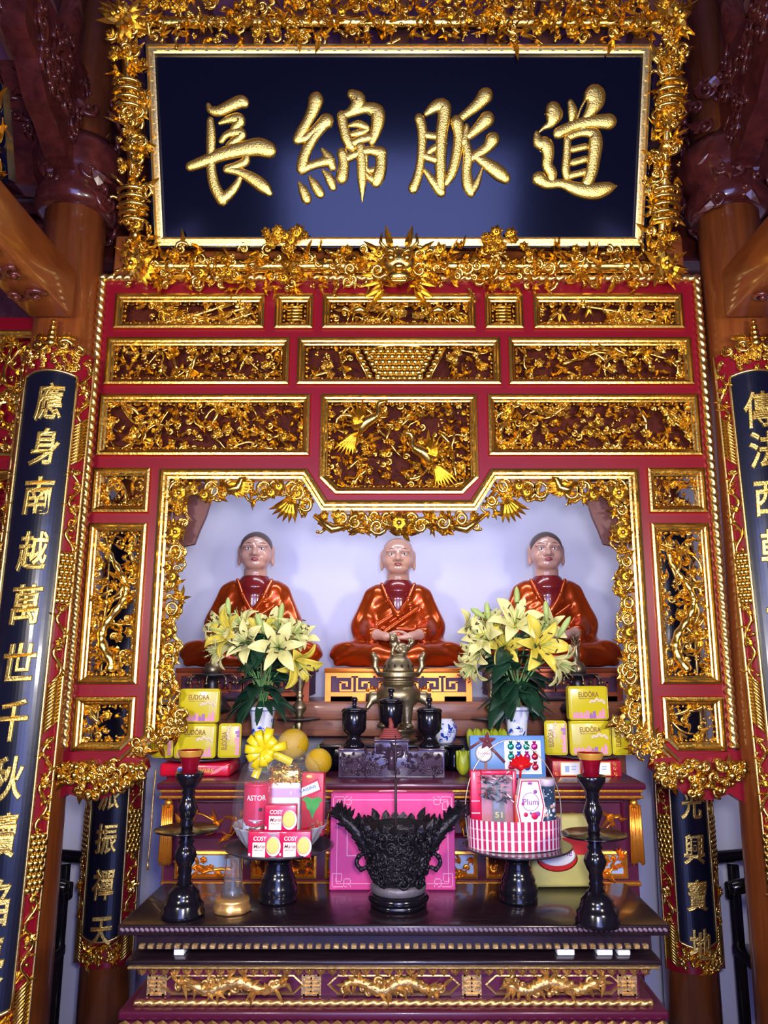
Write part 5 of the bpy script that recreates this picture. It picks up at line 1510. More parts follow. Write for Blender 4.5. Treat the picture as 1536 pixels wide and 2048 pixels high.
q.ball((-.075, .055, .006), .008); q.T = None; q.build('ribbon', mat('brown_ribbon', (.20, .055, .07), .35), t)
q = MB(); q.T = T; q.ball((-.088, .012, .0012), .032, 0, 24, 4, (1, 1, .03)); q.T = None
text(q, 'Truffles', .012, T @ MX.Translation((-.088, .012, .003)), 1, shear=.3, width=.046); q.build('round_label', [WHITE, mat('rose_print', (.50, .08, .18), .4)], t)
SW = [mat('foil_'+n, c, .2, .6) for n, c in (('green', (.02, .30, .22)), ('blue', (.06, .14, .60)), ('magenta', (.60, .03, .25)), ('red', (.55, .02, .05)))]
R = random.Random(4)
q = MB(); q.T = T
for i in range(4):
    for j in range(3):
        x = .012+.029*i; z = .036-.036*j; c = (0, 1, 0, 2, 0, 1, 2, 3, 3, 2, 1, 3)[i+j*4]
        q.ball((x, z, .002), .0125, c, 10, 5, (1, 1, .25))
        for s in (-1, 1): q.leaf((x, z+.010, .002), PI/2+s*.5, .012, .008, .002, mat=c)
q.T = None; q.build('pictured_sweets', SW, t)
# ================================================================== lilies
PETAL = mat('lily_petal', (.80, .76, .30), .45, var=.10, vscale=30); PETAL2 = mat('lily_petal_yellow', (.80, .66, .08), .45, var=.15, vscale=30)
ANTH = mat('brown_anther', (.12, .035, .012), .6); BUD = mat('green_lily_bud', (.45, .58, .16), .45, var=.2, vscale=25)
LEAFM = mat('dark_leaf', (.010, .045, .022), .38, var=.5, vscale=12); STALK = mat('green_stalk', (.10, .24, .06), .5)
def sheet(m, rows, th=.0012, mat=0):
    """rows of 3-D points -> a thin closed sheet"""
    a = len(rows); c = len(rows[0]); P = [V(p) for r in rows for p in r]; N = []
    for i in range(a):
        for j in range(c):
            du = P[min(i+1, a-1)*c+j]-P[max(i-1, 0)*c+j]; dv = P[i*c+min(j+1, c-1)]-P[i*c+max(j-1, 0)]
            n = du.cross(dv); N.append(n.normalized() if n.length > 1e-12 else V((0, 0, 1)))
    n = len(P); vs = [p+q*th for p, q in zip(P, N)]+[p-q*th for p, q in zip(P, N)]; fs = []
    for i in range(a-1):
        for j in range(c-1):
            k = i*c+j; fs += [(k, k+c, k+c+1, k+1), (n+k, n+k+1, n+k+c+1, n+k+c)]
    for i in range(a-1):
        for j in (0, c-1): k = i*c+j; f = (k, k+n, k+c+n, k+c); fs.append(f if j == 0 else f[::-1])
    m.add(vs, fs, mat, True)
def basis(d):
    d = V(d).normalized(); q = d.to_track_quat('Z', 'Y'); return q.to_matrix().to_4x4()
def lily(par, p, d, s, seed, pm):
    R = random.Random(seed); T = MX.Translation(p) @ basis(d) @ MX.Rotation(R.random()*6, 4, 'Z'); m = MB(); m.T = T
    for k in range(6):
        a = k*PI/3; op = .55+R.uniform(-.1, .15); L = s*(1 if k % 2 else .93); rows = []
        for i in range(8):
            t = i/7; w = (.17 if k % 2 else .125)*s*(math.sin(PI*(t*.93+.05))**.75)
            r = L*(.10+.80*t**1.15)*math.sin(op+t*.35); z = L*(.82*t)*math.cos(op*.9)-L*.55*max(0, t-.5)**1.8*1.9
            c, sn = math.cos(a), math.sin(a); row = []
            for j in (-2, -1, 0, 1, 2):
                q = j/2; wv = .010*s*10*math.sin(t*11+k)*q*.2*.5
                row.append((c*r-sn*q*w, sn*r+c*q*w, z+abs(q)**2*w*.35+wv))
            rows.append(row)
        sheet(m, rows, .0009)
    fl = m.build('lily_flower', pm, par)
    m = MB(); m.T = T
    for k in range(6):
        a = k*PI/3+.4; e = (.24*s*math.cos(a), .24*s*math.sin(a), .70*s)
        m.tube([(0, 0, .08*s), (.10*s*math.cos(a), .10*s*math.sin(a), .42*s), e], .0013, 4, 1)
        m.tube([(e[0]-.05*s*math.sin(a), e[1]+.05*s*math.cos(a), e[2]), (e[0]+.05*s*math.sin(a), e[1]-.05*s*math.cos(a), e[2]+.006)], .0028, 5, 0)
    m.tube([(0, 0, .05*s), (.02*s, 0, .78*s)], [.0025, .003], 5, 1)
    m.build('stamens', [ANTH, BUD], fl)
def bouquet(label, v, lilies, buds, seed, spread):
    R = random.Random(seed); uc = sum(q[0] for q in lilies)/len(lilies)
    lilies = lilies+[(uc+R.uniform(-85, 85), 1275+R.uniform(-25, 30), R.uniform(.0, .07), .115, (R.uniform(-.8, .8), -.6, R.uniform(-.1, .9)), 0) for _ in range(5)]
    t = thing('lily_bouquet', label, 'flowers', (v[0], v[1], v[2]+.245), 0, 'yellow lily bouquets')
    o = V(t.location); S = PX
    stems = []
    for i, (u, vv, dy, sz, d, yel) in enumerate(lilies):
        p = PX(u, vv, 3.16+dy)-o; d = V(d).normalized(); base = p-d*sz*.35
        sz *= 1.12; lily(t, base, d, sz, seed*50+i, PETAL2 if yel else PETAL); stems.append(base)
    for i, (u, vv, dy, L, d) in enumerate(buds):
        p = PX(u, vv, 3.16+dy)-o; d = V(d).normalized(); m = MB()
        m.tube([p-d*L*.5, p-d*L*.36, p-d*L*.1, p+d*L*.15, p+d*L*.36, p+d*L*.5], [.003, .008, .0115, .0125, .009, .002], 8); m.build('lily_bud', BUD, t); stems.append(p-d*L*.5)
    for b_ in stems:
        m = MB(); m.tube([tuple(q) for q in catmull([V((R.uniform(-.012, .012), R.uniform(-.012, .012), -.12)), V((R.uniform(-.015, .015), R.uniform(-.012, .012), .03)), b_*.55+V((0, 0, .04)), b_], 5)], .0034, 6); m.build('stem', STALK, t)
    for k in range(62):
        # broad leaves, drooping round the neck and filling the middle of the bunch
        a = R.uniform(0, 2*PI); hz = R.uniform(.03, .28); rad = (.02+.10*R.random())*spread*(1-.3*abs(hz-.12)/.14)
        st_ = V((rad*.4*math.cos(a), rad*.35*math.sin(a)-.01, hz)); L = R.uniform(.08, .135); el = R.uniform(-.9, .6) if hz < .12 else R.uniform(-.4, .8)
        if k < 14: hz = R.uniform(-.0, .04); st_ = V((.04*math.cos(a), .03*math.sin(a), hz+.01)); el = R.uniform(-.7, .1); L = R.uniform(.08, .125)
        dr = V((math.cos(a)*math.cos(el), math.sin(a)*.7*math.cos(el), math.sin(el))).normalized()
        sd = dr.cross(V((R.uniform(-.5, .5), R.uniform(-.6, -.2), 1))).normalized(); up = sd.cross(dr); w = R.uniform(.024, .042) if k >= 14 else R.uniform(.010, .016); rows = []
        for i in range(7):
            tt = i/6; ww = w*math.sin(PI*min(1, tt*.94+.04))**.8; c = st_+dr*(L*tt)-V((0, 0, L*.45*tt*tt))
            rows.append([c-sd*ww+up*ww*.35, c, c+sd*ww+up*ww*.35])
        m = MB(); sheet(m, rows, .0008); m.build('leaf', LEAFM, t)
    return t
LL = [(450, 1265, -.05, .135, (-.6, -.7, .3), 1), (556, 1292, -.10, .135, (.1, -1, .15), 0), (480, 1245, .0, .115, (-.3, -.5, .8), 0), (490, 1284, -.07, .12, (-.2, -.9, .2), 0), (598, 1330, -.06, .13, (.55, -.6, -.5), 1), (590, 1265, .03, .115, (.6, -.4, .6), 0), (436, 1302, -.02, .11, (-.7, -.5, -.4), 0), (520, 1255, .02, .11, (.1, -.5, .9), 1)]
LB = [(456, 1218, -.01, .095, (-.05, 0, 1)), (520, 1246, -.08, .085, (-.4, -.2, .9)), (562, 1226, .0, .085, (.1, 0, 1)), (572, 1262, -.08, .08, (.5, -.2, .8))]
bouquet('bunch of pale yellow lilies in the left blue and white vase', vl, LL, LB, 3, 1.0)
RL = [(1032, 1240, -.08, .14, (0, -.85, .5), 0), (1082, 1290, -.10, .15, (.25, -.9, .05), 1), (968, 1275, -.04, .13, (-.55, -.7, .3), 0), (950, 1305, .0, .12, (-.75, -.5, -.1), 0), (985, 1252, .02, .12, (-.35, -.5, .7), 1), (1120, 1328, -.05, .13, (.75, -.45, -.45), 0), (1062, 1262, .03, .12, (.4, -.4, .8), 0), (1010, 1290, -.03, .12, (-.1, -.9, .2), 1), (942, 1335, -.01, .11, (-.6, -.4, -.7), 0)]
RB = [(1034, 1196, .0, .095, (0, 0, 1)), (975, 1222, .0, .075, (-.1, 0, 1)), (1092, 1222, -.02, .085, (0, 0, 1)), (1128, 1254, -.05, .10, (.5, -.1, .8)), (956, 1226, .02, .07, (-.8, 0, .5))]
bouquet('bunch of pale yellow lilies in the right blue and white vase', vr, RL, RB, 7, 1.12)
# ================================================================== things on the dark offering table
def at(u, v): return PZ(u, v, TZ)
RUBY = mat('ruby_glass', (.55, .01, .05), .05, trans=.75, ior=1.3, coat=.5); AMBER_GLOW = mat('amber_glow_glass', (.85, .42, .06), .2, .5, coat=.4); OIL = mat('amber_oil', (.75, .22, .02), .1, coat=.5)
CLEAR = mat('clear_glass', (.90, .93, .97), .04, trans=.96, ior=1.25)
def candle(label, u, v, glab, seed, drop=0):
    p = at(u, v); p.y += .0
    t = thing('lamp_stand', label, 'candlestick', (p.x, p.y, TZ), 0, 'turned black lamp stands')
    k = .001
    m = MB(); m.lathe([(.062, 0), (.064, .012), (.058, .020), (.060, .034), (.052, .042), (.046, .058), (.046, .066), (.034, .078), (.026, .088)], n=36); m.build('base', BLACKWOOD, t)
    m = MB(); m.lathe([(.024, .086), (.018, .098), (.022, .106), (.018, .114), (.021, .122), (.019, .136), (.027, .150), (.033, .168), (.027, .186), (.018, .198), (.024, .206), (.018, .214), (.022, .222), (.018, .230)], n=28); m.build('shaft', BLACKWOOD, t)
    m = MB(); m.lathe([(.02, .229), (.060, .2335), (.094, .239), (.096, .242), (.092, .244), (.03, .2425), (.02, .246)], n=44); m.build('disc', BLACKWOOD, t)
    m = MB(); m.lathe([(.016, .244), (.020, .256), (.016, .266), (.020, .278), (.028, .296), (.029, .306), (.022, .324), (.017, .338), (.021, .346), (.018, .354), (.024, .364), (.040, .388), (.043, .402), (.040, .405), (.026, .396)], n=28); m.build('upper_shaft', BLACKWOOD, t)
    g = thing('glass_lamp', glab, 'lamp', (p.x, p.y, TZ+.3975), 0, 'red glass oil lamps')
    m = MB(); m.lathe([(.020, 0), (.023, .004), (.024, .025), (.030, .048), (.037, .062), (.038, .071), (.0355, .071), (.034, .060), (.027, .046), (.021, .024), (.012, .006)], n=32); m.build('cup', RUBY, g)
    m = MB(); m.lathe([(.0335, .0535), (.0374, .0622), (.0384, .0708)], n=32, cap=False); m.build('amber_glow_band', AMBER_GLOW, g)  # amber glow at the top of the cup painted as a coloured band
    m = MB(); m.lathe([(.0255, .048), (.0325, .0605), (.030, .061)], n=28); m.build('oil', OIL, g)
    m = MB(); m.tube([((.0372)*math.cos(a), .0372*math.sin(a), .0712) for a in [2*PI*j/32 for j in range(32)]], .0012, 5, closed=True); m.tube([(0, 0, .06), (.001, 0, .069)], .0022, 5); m.build('rim', GOLDP, g)
candle('turned black lamp stand on the left half of the table', 365, 1832, 'red glass oil lamp on the left black lamp stand', 1)
candle('turned black lamp stand on the right half of the table', 1196, 1848, 'red glass oil lamp on the right black lamp stand', 2)
def footed(label, u, v):
    p = at(u, v)
    t = thing('footed_dish', label, 'dish', (p.x, p.y, TZ), 0, 'black footed dishes')
    m = MB(); m.lathe([(.058, 0), (.060, .010), (.056, .016), (.060, .026), (.060, .046), (.052, .058), (.054, .066), (.046, .080), (.040, .096), (.042, .102), (.036, .112), (.042, .126), (.060, .138)], n=40); m.build('foot', BLACKWOOD, t)
    m = MB(); m.lathe([(.05, .137), (.110, .146), (.160, .155), (.172, .161), (.173, .165), (.166, .165), (.12, .1585), (.02, .1575)], n=56); m.build('plate', DISH, t)
    return V((p.x, p.y, TZ+.160))
dl = footed('black footed dish under the clear wrapped gift basket on the left', 556, 1802)
dr = footed('black footed dish under the gingham gift basket on the right', 1038, 1802)
# ---- left: clear wrapped gift basket
def dx(u, v, d): return PX(u, v, d)
PINKR = mat('crimson_print', (.58, .006, .07), .3, coat=.3); DKRED = mat('dark_red_print', (.35, .004, .03), .35); SILV = mat('silver_foil', (.85, .84, .9), .18, .95, bump=.6, bscale=60)
CREAM = mat('cream_label', (.82, .78, .60), .45); BISC = mat('biscuit_yellow', (.82, .60, .16), .5); MAUVE = mat('mauve_print', (.55, .35, .62), .4); GREENP = mat('green_print', (.03, .32, .04), .4, var=.5, vscale=60)
bk = thing('glass_bowl', 'ribbed clear bowl holding the wrapped groceries on the left footed dish', 'bowl', (dl.x, dl.y, dl.z))
m = MB(); m.lathe([(.100, 0), (.104, .004), (.126, .030), (.146, .066), (.149, .072), (.145, .072), (.122, .032), (.098, .008), (.02, .006)], n=96, mod=lambda w, z: 1+.018*math.cos(24*w)*(z > .002)); m.build('body', mat('ribbed_glass', (.80, .80, .88), .08, trans=.55, ior=1.3, coat=.6), bk)
m = MB(); m.lathe([(.095, .010), (.115, .030), (.118, .036), (.02, .036)], n=40); m.build('shredded_liner', SILV, bk)
fz = dl.z+.0365
Yb = dl.y
t = thing('round_can', 'tall crimson and blue round tin on the left of the wrapped basket', 'tin', (dl.x-.072, Yb-.010, fz))
m = MB(); m.lathe([(.043, 0), (.0445, .003), (.0445, .052)], n=40, mat=1); m.lathe([(.0446, .052), (.0446, .150)], n=40, mat=0, cap=False); m.lathe([(.0446, .150), (.0455, .152), (.0455, .157), (.042, .160)], n=40, mat=0); m.build('tin', [PINKR, mat('pale_blue_tin', (.55, .62, .85), .3)], t)
m = MB(); B = Bend(.0447)
text(m, 'ASTOR', .022, MX.Translation((.002, .118, .0006)), 0, bold=.008, width=.062, fn=lambda q: B @ q)
R = random.Random(12); m.T = B
for k in range(20): m.ball((R.uniform(-.03, .05), R.uniform(.012, .045), 0), R.uniform(.005, .008), R.choice((1, 1, 2, 0)), 8, 4, (1.2, .8, .12))
for k in range(13): m.ball((-.05+.0085*k, .055-.016*math.sin(PI*k/12), 0), .009, 3, 8, 4, (1, 1, .1))
m.box(.012, .022, .078, .088, 0, .0006, 2); m.T = None
m.build('print', [WHITE, mat('choc_print', (.20, .07, .03), .4), BLACKINK, PINKR], t)
t = thing('foil_pouch', 'pouch with glare painted white and gold shredded top in the middle of the wrapped basket', 'packet', (dl.x+.012, Yb+.012, fz))
m = MB(); m.rbox(-.050, .050, -.014, .014, 0, .158, .010, 3); m.build('pouch', mat('glare_white_pouch', (.92, .90, .96), .25, .0, coat=.5, bump=.10, bscale=14), t)  # bright glare on the pouch put into its white colour
m = MB(); m.rbox(-.052, .052, -.0165, -.0145, .112, .140, .0008, 1); m.build('mauve_band', MAUVE, t)
m = MB(); R = random.Random(6)
for k in range(150): m.leaf((R.uniform(-.05, .05), R.uniform(-.016, .016), R.uniform(.155, .205)), R.random()*6.28, R.uniform(.012, .022), .008, .003, lift=R.uniform(-.9, .9))
m.rbox(-.046, .046, -.010, .010, .150, .198, .006, 2); m.build('shredded_gold_top', mat('gold_foil', (.95, .66, .12), .2, .95), t)
t = box_thing('raisin_box', 'tall red raisin box with a green leaf picture in the wrapped basket', 'box', (dl.x+.105, Yb-.006, fz), .072, .030, .190, mat('raisin_red', (.52, .008, .035), .35, coat=.2), -.12)
q = MB(); T = WT(-.0153, 0, .095)
q.T = T @ MX.Rotation(.32, 4, 'Z') @ MX.Translation((0, .048, 0)); q.rbox(-.040, .040, -.020, .020, 0, .0006, .0002, 1, 0); q.box(-.037, .037, -.014, .014, .0006, .001, 1); q.T = None
q.v = [(max(-.0355, min(.0355, x)), y, z) for x, y, z in q.v]
text(q, 'RAISINS', .013, T @ MX.Rotation(.32, 4, 'Z') @ MX.Translation((0, .048, .0015)), 2, bold=.012, width=.055)
q.T = T; q.prism([[(-.034, .012), (-.022, .006), (-.018, -.012), (-.008, -.022), (.002, -.046), (.010, -.022), (.020, -.010), (.024, .004), (.034, .012), (.02, .022), (0, .016), (-.02, .022)]], 0, .0008, 3)
for k in range(26): q.ball((R.uniform(-.005, .03), R.uniform(-.085, -.05), 0), .006, 4, 7, 4, (1, 1, .15))
q.ball((-.012, .083, 0), .009, 5, 12, 4, (1.3, .6, .06)); q.T = None
q.build('print', [PINKR, CREAM, BLUEP, GREENP, mat('raisin_brown', (.35, .06, .03), .4), BISC], t)
def cosy(label, loc, rz=0):
    t = box_thing('biscuit_packet', label, 'box', loc, .096, .034, .074, PINKR, rz, .002, 'red biscuit packets in front of the wrapped basket')
    q = MB(); T = WT(-.0173, 0, .037); q.T = T
    q.box(-.034, .004, -.034, .006, 0, .0006, 0); q.ball((.026, -.004, 0), .024, 2, 28, 6, (.82, 1, .06)); q.ball((.028, -.006, -.0004), .029, 3, 28, 6, (.80, 1.02, .03)); q.ball((-.043, -.028, 0), .004, 3, 10, 4, (.8, 1.2, .1))
    q.T = None
    text(q, 'COSY', .017, T @ MX.Translation((-.012, .017, .0004)), 3, bold=.022, shear=.1, width=.040)
    text(q, 'Marie', .015, T @ MX.Translation((-.014, -.005, .0012)), 1, shear=.25, bold=.004, width=.034)
    text(q, 'BISCUIT', .005, T @ MX.Translation((-.015, -.016, .0012)), 1, width=.026)
    q.build('print', [CREAM, mat('plum_ink', (.30, .03, .08), .4), BISC, WHITE], t)
yf = Yb-.128
c1 = PX(530, 1682, yf).x; c2 = PX(591, 1682, yf).x
cosy('red biscuit packet at the lower left of three in front of the wrapped basket', (c1, yf, dl.z), .0)
cosy('red biscuit packet at the lower right of three in front of the wrapped basket', (c2, yf, dl.z), .0)
cosy('red biscuit packet standing on top of the two lower ones', (PX(562, 1630, yf).x, yf+.004, dl.z+.0745), 0)
# bow
BOWM = mat('yellow_ribbon', (.74, .58, .01), .28, coat=.5)
bp = PX(532, 1498, Yb-.045)
t = thing('gift_bow', 'big yellow curled ribbon bow at the top left of the wrapped basket', 'bow', bp)
R = random.Random(2)
for k in range(11):
    a = 2*PI*k/11+.2; L = R.uniform(.052, .072)*(1 if k < 8 else .7); m = MB(); rows = []; fw = -.02 if k < 8 else -.035
    ld = V((math.cos(a), R.uniform(-.5, .0), math.sin(a))).normalized(); sd = ld.cross(V((0, 1, 0))).normalized()*.0125; nu = sd.cross(ld).normalized()
    for i in range(17):
        w = 2*PI*i/16; c = ld*(L*.5*(1-math.cos(w)))+nu*(L*.34*math.sin(w))+V((0, fw, 0)); q = .45+.55*math.sin(w/2)
        rows.append([c-sd*q, c-sd*q*.3, c+sd*q*.3, c+sd*q])
    sheet(m, rows, .0006); m.build('loop', BOWM, t)
for (tx, tz_) in ((.085, -.040), (-.03, -.085)):
    m = MB(); n_ = V((-tz_, 0, tx)).normalized()*.012
    sheet(m, [[V((tx*i/6, -.02-.006*math.sin(i), tz_*i/6))-n_, V((tx*i/6, -.02-.006*math.sin(i), tz_*i/6))+n_] for i in range(7)], .0006); m.build('tail', BOWM, t)
m = MB(); m.ball((0, -.012, 0), .013, 0, 10, 6); m.build('knot', BOWM, t)
# cellophane
CELLO = mat('cellophane', (.95, .95, 1.0), .06, alpha=.022, spec=.8, bump=.35, bscale=9)
t = thing('clear_wrapping', 'clear cellophane gathered round the groceries of the left basket', 'wrapping', (dl.x, dl.y, dl.z+.0745))
m = MB(); m.lathe([(.148, 0), (.150, .05), (.142, .11), (.120, .17), (.085, .21), (.05, .225), (.058, .25), (.075, .268)], n=60, cap=False, mod=lambda w, z: 1+.03*math.sin(11*w+z*20)+.02*math.sin(23*w-z*30)); m.v = [(x*1.0, y*.80, z) for x, y, z in m.v]
o = m.build('wrap', CELLO, t); sm = o.modifiers.new('thick', 'SOLIDIFY'); sm.thickness = .0006
# ---- right: gingham basket
gb = thing('gift_basket', 'oval gingham gift basket with a wire handle on the right footed dish', 'basket', (dr.x-.010, dr.y, dr.z))
W2, D2, GH = .148, .085, .088
GING = bpy.data.materials.new('gingham_cloth'); GING.use_nodes = True; nt = GING.node_tree; bs = nt.nodes['Principled BSDF']; bs.inputs['Roughness'].default_value = .6
tc = nt.nodes.new('ShaderNodeTexCoord'); sx_ = nt.nodes.new('ShaderNodeSeparateXYZ'); nt.links.new(tc.outputs['UV'], sx_.inputs[0])
def stripe(out, freq, thr):
    a = nt.nodes.new('ShaderNodeMath'); a.operation = 'MULTIPLY'; a.inputs[1].default_value = freq; nt.links.new(out, a.inputs[0])
    f = nt.nodes.new('ShaderNodeMath'); f.operation = 'FRACT'; nt.links.new(a.outputs[0], f.inputs[0])
    g = nt.nodes.new('ShaderNodeMath'); g.operation = 'LESS_THAN'; g.inputs[1].default_value = thr; nt.links.new(f.outputs[0], g.inputs[0]); return g.outputs[0]
v1 = stripe(sx_.outputs[0], 44, .45); h1 = stripe(sx_.outputs[1], 3, .16)
def mixc(f, a, b_):
    x = nt.nodes.new('ShaderNodeMix'); x.data_type = 'RGBA'; nt.links.new(f, x.inputs[0])
    for i, c in ((6, a), (7, b_)):
        if isinstance(c, tuple): x.inputs[i].default_value = (*c, 1)
        else: nt.links.new(c, x.inputs[i])
    return x.outputs[2]
c0 = mixc(h1, (.50, .010, .09), (.72, .25, .36)); nt.links.new(mixc(v1, c0, (.82, .74, .82)), bs.inputs['Base Color'])
m = MB(); n = 72; vs = []; fs = []
for i in range(n):
    a = 2*PI*i/n
    for (z, k) in ((0, .985), (GH, 1.0), (GH, .97), (.0, .955)): vs.append((W2*k*math.cos(a), D2*k*math.sin(a), z))
for i in range(n):
    j = (i+1) % n
    for k in range(4): k2 = (k+1) % 4; fs.append((i*4+k, j*4+k, j*4+k2, i*4+k2))
m.add(vs, fs, 0, False); o = m.build('gingham_band', GING, gb)
uv = o.data.uv_layers.new(name='UVMap')
for poly in o.data.polygons:
    for li in poly.loop_indices:
        vv = o.data.vertices[o.data.loops[li].vertex_index].co; a = math.atan2(vv.y/D2, vv.x/W2)/(2*PI)
        a = a % 1.0
        uv.data[li].uv = (a, vv.z/GH)
    us = [uv.data[li].uv[0] for li in poly.loop_indices]
    if max(us)-min(us) > .5:
        for li in poly.loop_indices:
            if uv.data[li].uv[0] < .5: uv.data[li].uv[0] += 1.0
m = MB(); m.lathe([(.138, .0), (.140, .004), (.138, .045)], n=48); m.v = [(x, y*D2/W2, z) for x, y, z in m.v]; m.build('bottom_board', WHITE, gb)
m = MB(); m.tube([tuple(p) for p in catmull([V((-.147, 0, .02)), V((-.152, 0, .14)), V((-.118, 0, .245)), V((-.045, 0, .315)), V((.03, 0, .318)), V((.105, 0, .255)), V((.150, 0, .15)), V((.147, 0, .02))], 6)], .0022, 6); m.build('wire_handle', mat('pale_gold_wire', (.75, .70, .45), .3, .9), gb)
gz = dr.z+.0455; gx = gb.location.x
rb = thing('gift_box', 'crimson open fronted box with a small bottle inside the gingham basket', 'box', (gx-.062, dr.y+.012, gz))
m = MB(); m.rbox(-.074, .074, .018, .024, 0, .185, .002, 1); m.rbox(-.074, .074, -.018, .020, 0, .004, .0015, 1); m.rbox(-.074, -.040, -.020, .018, 0.004, .185, .003, 2); m.rbox(.060, .074, -.020, .018, .004, .185, .003, 2); m.rbox(-.040, .060, -.020, .018, .172, .185, .003, 2); m.build('box', mat('crimson_card', (.62, .006, .06), .35, coat=.2), rb)
m = MB(); m.box(-.040, .060, -.0205, -.0199, .004, .172); m.build('clear_window', mat('window_film', (.9, .9, .95), .06, alpha=.12, spec=.8), rb)
m = MB(); m.rbox(-.0725, -.045, -.0215, -.0202, .055, .058, .0004, 1); m.box(-.0725, -.045, -.0215, -.0202, .092, .094); m.build('pale_line', WHITE, rb)
bo = thing('small_bottle', 'dark bottle with a black and yellow label inside the crimson box', 'bottle', (gx-.062+.015, dr.y+.0125, gz+.0045))
m = MB(); m.rbox(-.020, .020, -.012, .012, 0, .095, .005, 3); m.lathe([(.013, .094), (.008, .105), (.008, .125), (.010, .127), (.010, .145), (.008, .148)], n=20); m.build('glass', mat('dark_green_glass', (.012, .02, .02), .06, coat=.8), bo)
q = MB(); T = WT(-.0123, 0, .045); q.T = T; q.box(-.017, .017, -.016, .018, 0, .0006, 0); q.T = None; text(q, '51', .024, T @ MX.Translation((0, 0, .0012)), 1, bold=.015, width=.024); q.build('label_print', [BLACKINK, mat('lime_print', (.62, .66, .08), .4)], bo)
m = MB(); R = random.Random(21)
for k in range(60): m.leaf((R.uniform(-.035, .05), -.006+R.uniform(-.006, .004), R.uniform(.10, .168)), R.random()*6.28, R.uniform(.02, .04), .016, .004, lift=R.uniform(-.8, .8))
tag(m.build('crumpled_foil', mat('blue_grey_foil', (.55, .66, .72), .15, .95), None, (gx-.062, dr.y-.004, gz)), 'crumpled silver blue foil above the bottle in the crimson box', 'foil')
bpy.data.objects['crumpled_foil'].data.transform(MX.Translation((gx-.062, dr.y-.004, gz)))
pb = thing('juice_carton', 'tall white carton with a plum picture leaning at the front of the gingham basket', 'carton', (gx+.046, dr.y-.040, gz), .05)
m = MB(); pl = [(-.030, 0), (.030, 0), (.046, .085), (.030, .165), (-.030, .165), (-.046, .085)]
m.T = WT(0); m.prism([pl], -.016, .016); m.T = None; m.build('carton', WHITE, pb)
q = MB(); q.T = WT(-.0162); q.frame(pl, [(.003, 0), (.003, .0006), (.0065, .0006), (.0065, 0)], 1); q.tube([(.026*math.cos(a), .098+.027*math.sin(a), .0004) for a in [2*PI*j/28 for j in range(28)]], .0009, 4, 2, closed=True)
for (x, z, r, c) in ((-.016, .060, .007, 1), (.012, .056, .011, 1), (.022, .062, .008, 2), (.0, .064, .004, 2), (.016, .128, .006, 2), (-.024, .092, .005, 1)): q.ball((x, z, 0), r, c, 12, 4, (1, 1, .1))
for k in range(5): q.leaf((0, .150, 0), PI/2+(k-2)*.6, .010, .005, .0008, mat=2); q.leaf((-.004+.012*(k-2), .018, 0), R.random()*6, .012, .006, .0008, mat=1)
q.box(-.018, .018, .034, .036, 0, .0006, 2); q.T = None
text(q, 'Plum', .026, WT(-.0162, 0, .098) @ MX.Translation((0, 0, .0012)), 2, bold=.004, width=.048)
q.build('print', [WHITE, PINKR, mat('violet_ink', (.30, .05, .35), .4)], pb)
t = thing('round_can', 'dark blue grey round tin at the right side of the gingham basket', 'tin', (gx+.108, dr.y-.004, gz))
m = MB(); m.lathe([(.026, 0), (.027, .004), (.027, .140)], n=32); m.lathe([(.0278, .1405), (.0278, .160), (.025, .162)], n=32, mat=1); m.build('tin', [mat('slate_blue_tin', (.035, .07, .12), .25, coat=.5), mat('pinkish_lid', (.72, .58, .66), .3)], t)
m = MB(); B2 = Bend(.0272); m.T = B2; R = random.Random(31)
for k in range(16): m.ball((R.uniform(-.025, .025), R.uniform(.045, .085), 0), R.uniform(.004, .008), R.choice((0, 1)), 8, 4, (1.2, .9, .15))
for k in range(5): m.box(-.016, -.016+R.uniform(.01, .03), .104+.006*k, .1065+.006*k, .0003, .0009, 2)
m.T = None; m.build('print', [mat('peach_print', (.75, .42, .30), .4), WHITE, WHITE], t)
t = box_thing('gift_box', 'narrow orange red box standing between the crimson box and the plum carton', 'box', (gx+.0045+.004, dr.y-.034, gz), .018, .022, .118, mat('orange_red_card', (.70, .07, .02), .35), 0, .002)
m = MB()
for k in range(7): m.leaf((0, 0, 0), k*.9, .03, .022, .012, lift=.5)
m.T = None; m2 = MB(); m2.T = MX.Translation((gx+.026, dr.y-.01, gz+.20)) @ WT(0)
for k in range(7): m2.leaf((0, 0, 0), PI/2+(k-3)*.45, .040, .024, .014, lift=.3)
m2.ball((0, .0, .004), .014, 0, 9, 6); m2.tube([(0, 0, -.002), (0, -.02, -.006), (0, -.045, -.02)], .004, 5)
tag(m2.build('red_bow', mat('red_satin', (.60, .008, .012), .35), None, 'base'), 'small red satin bow above the plum carton', 'bow')
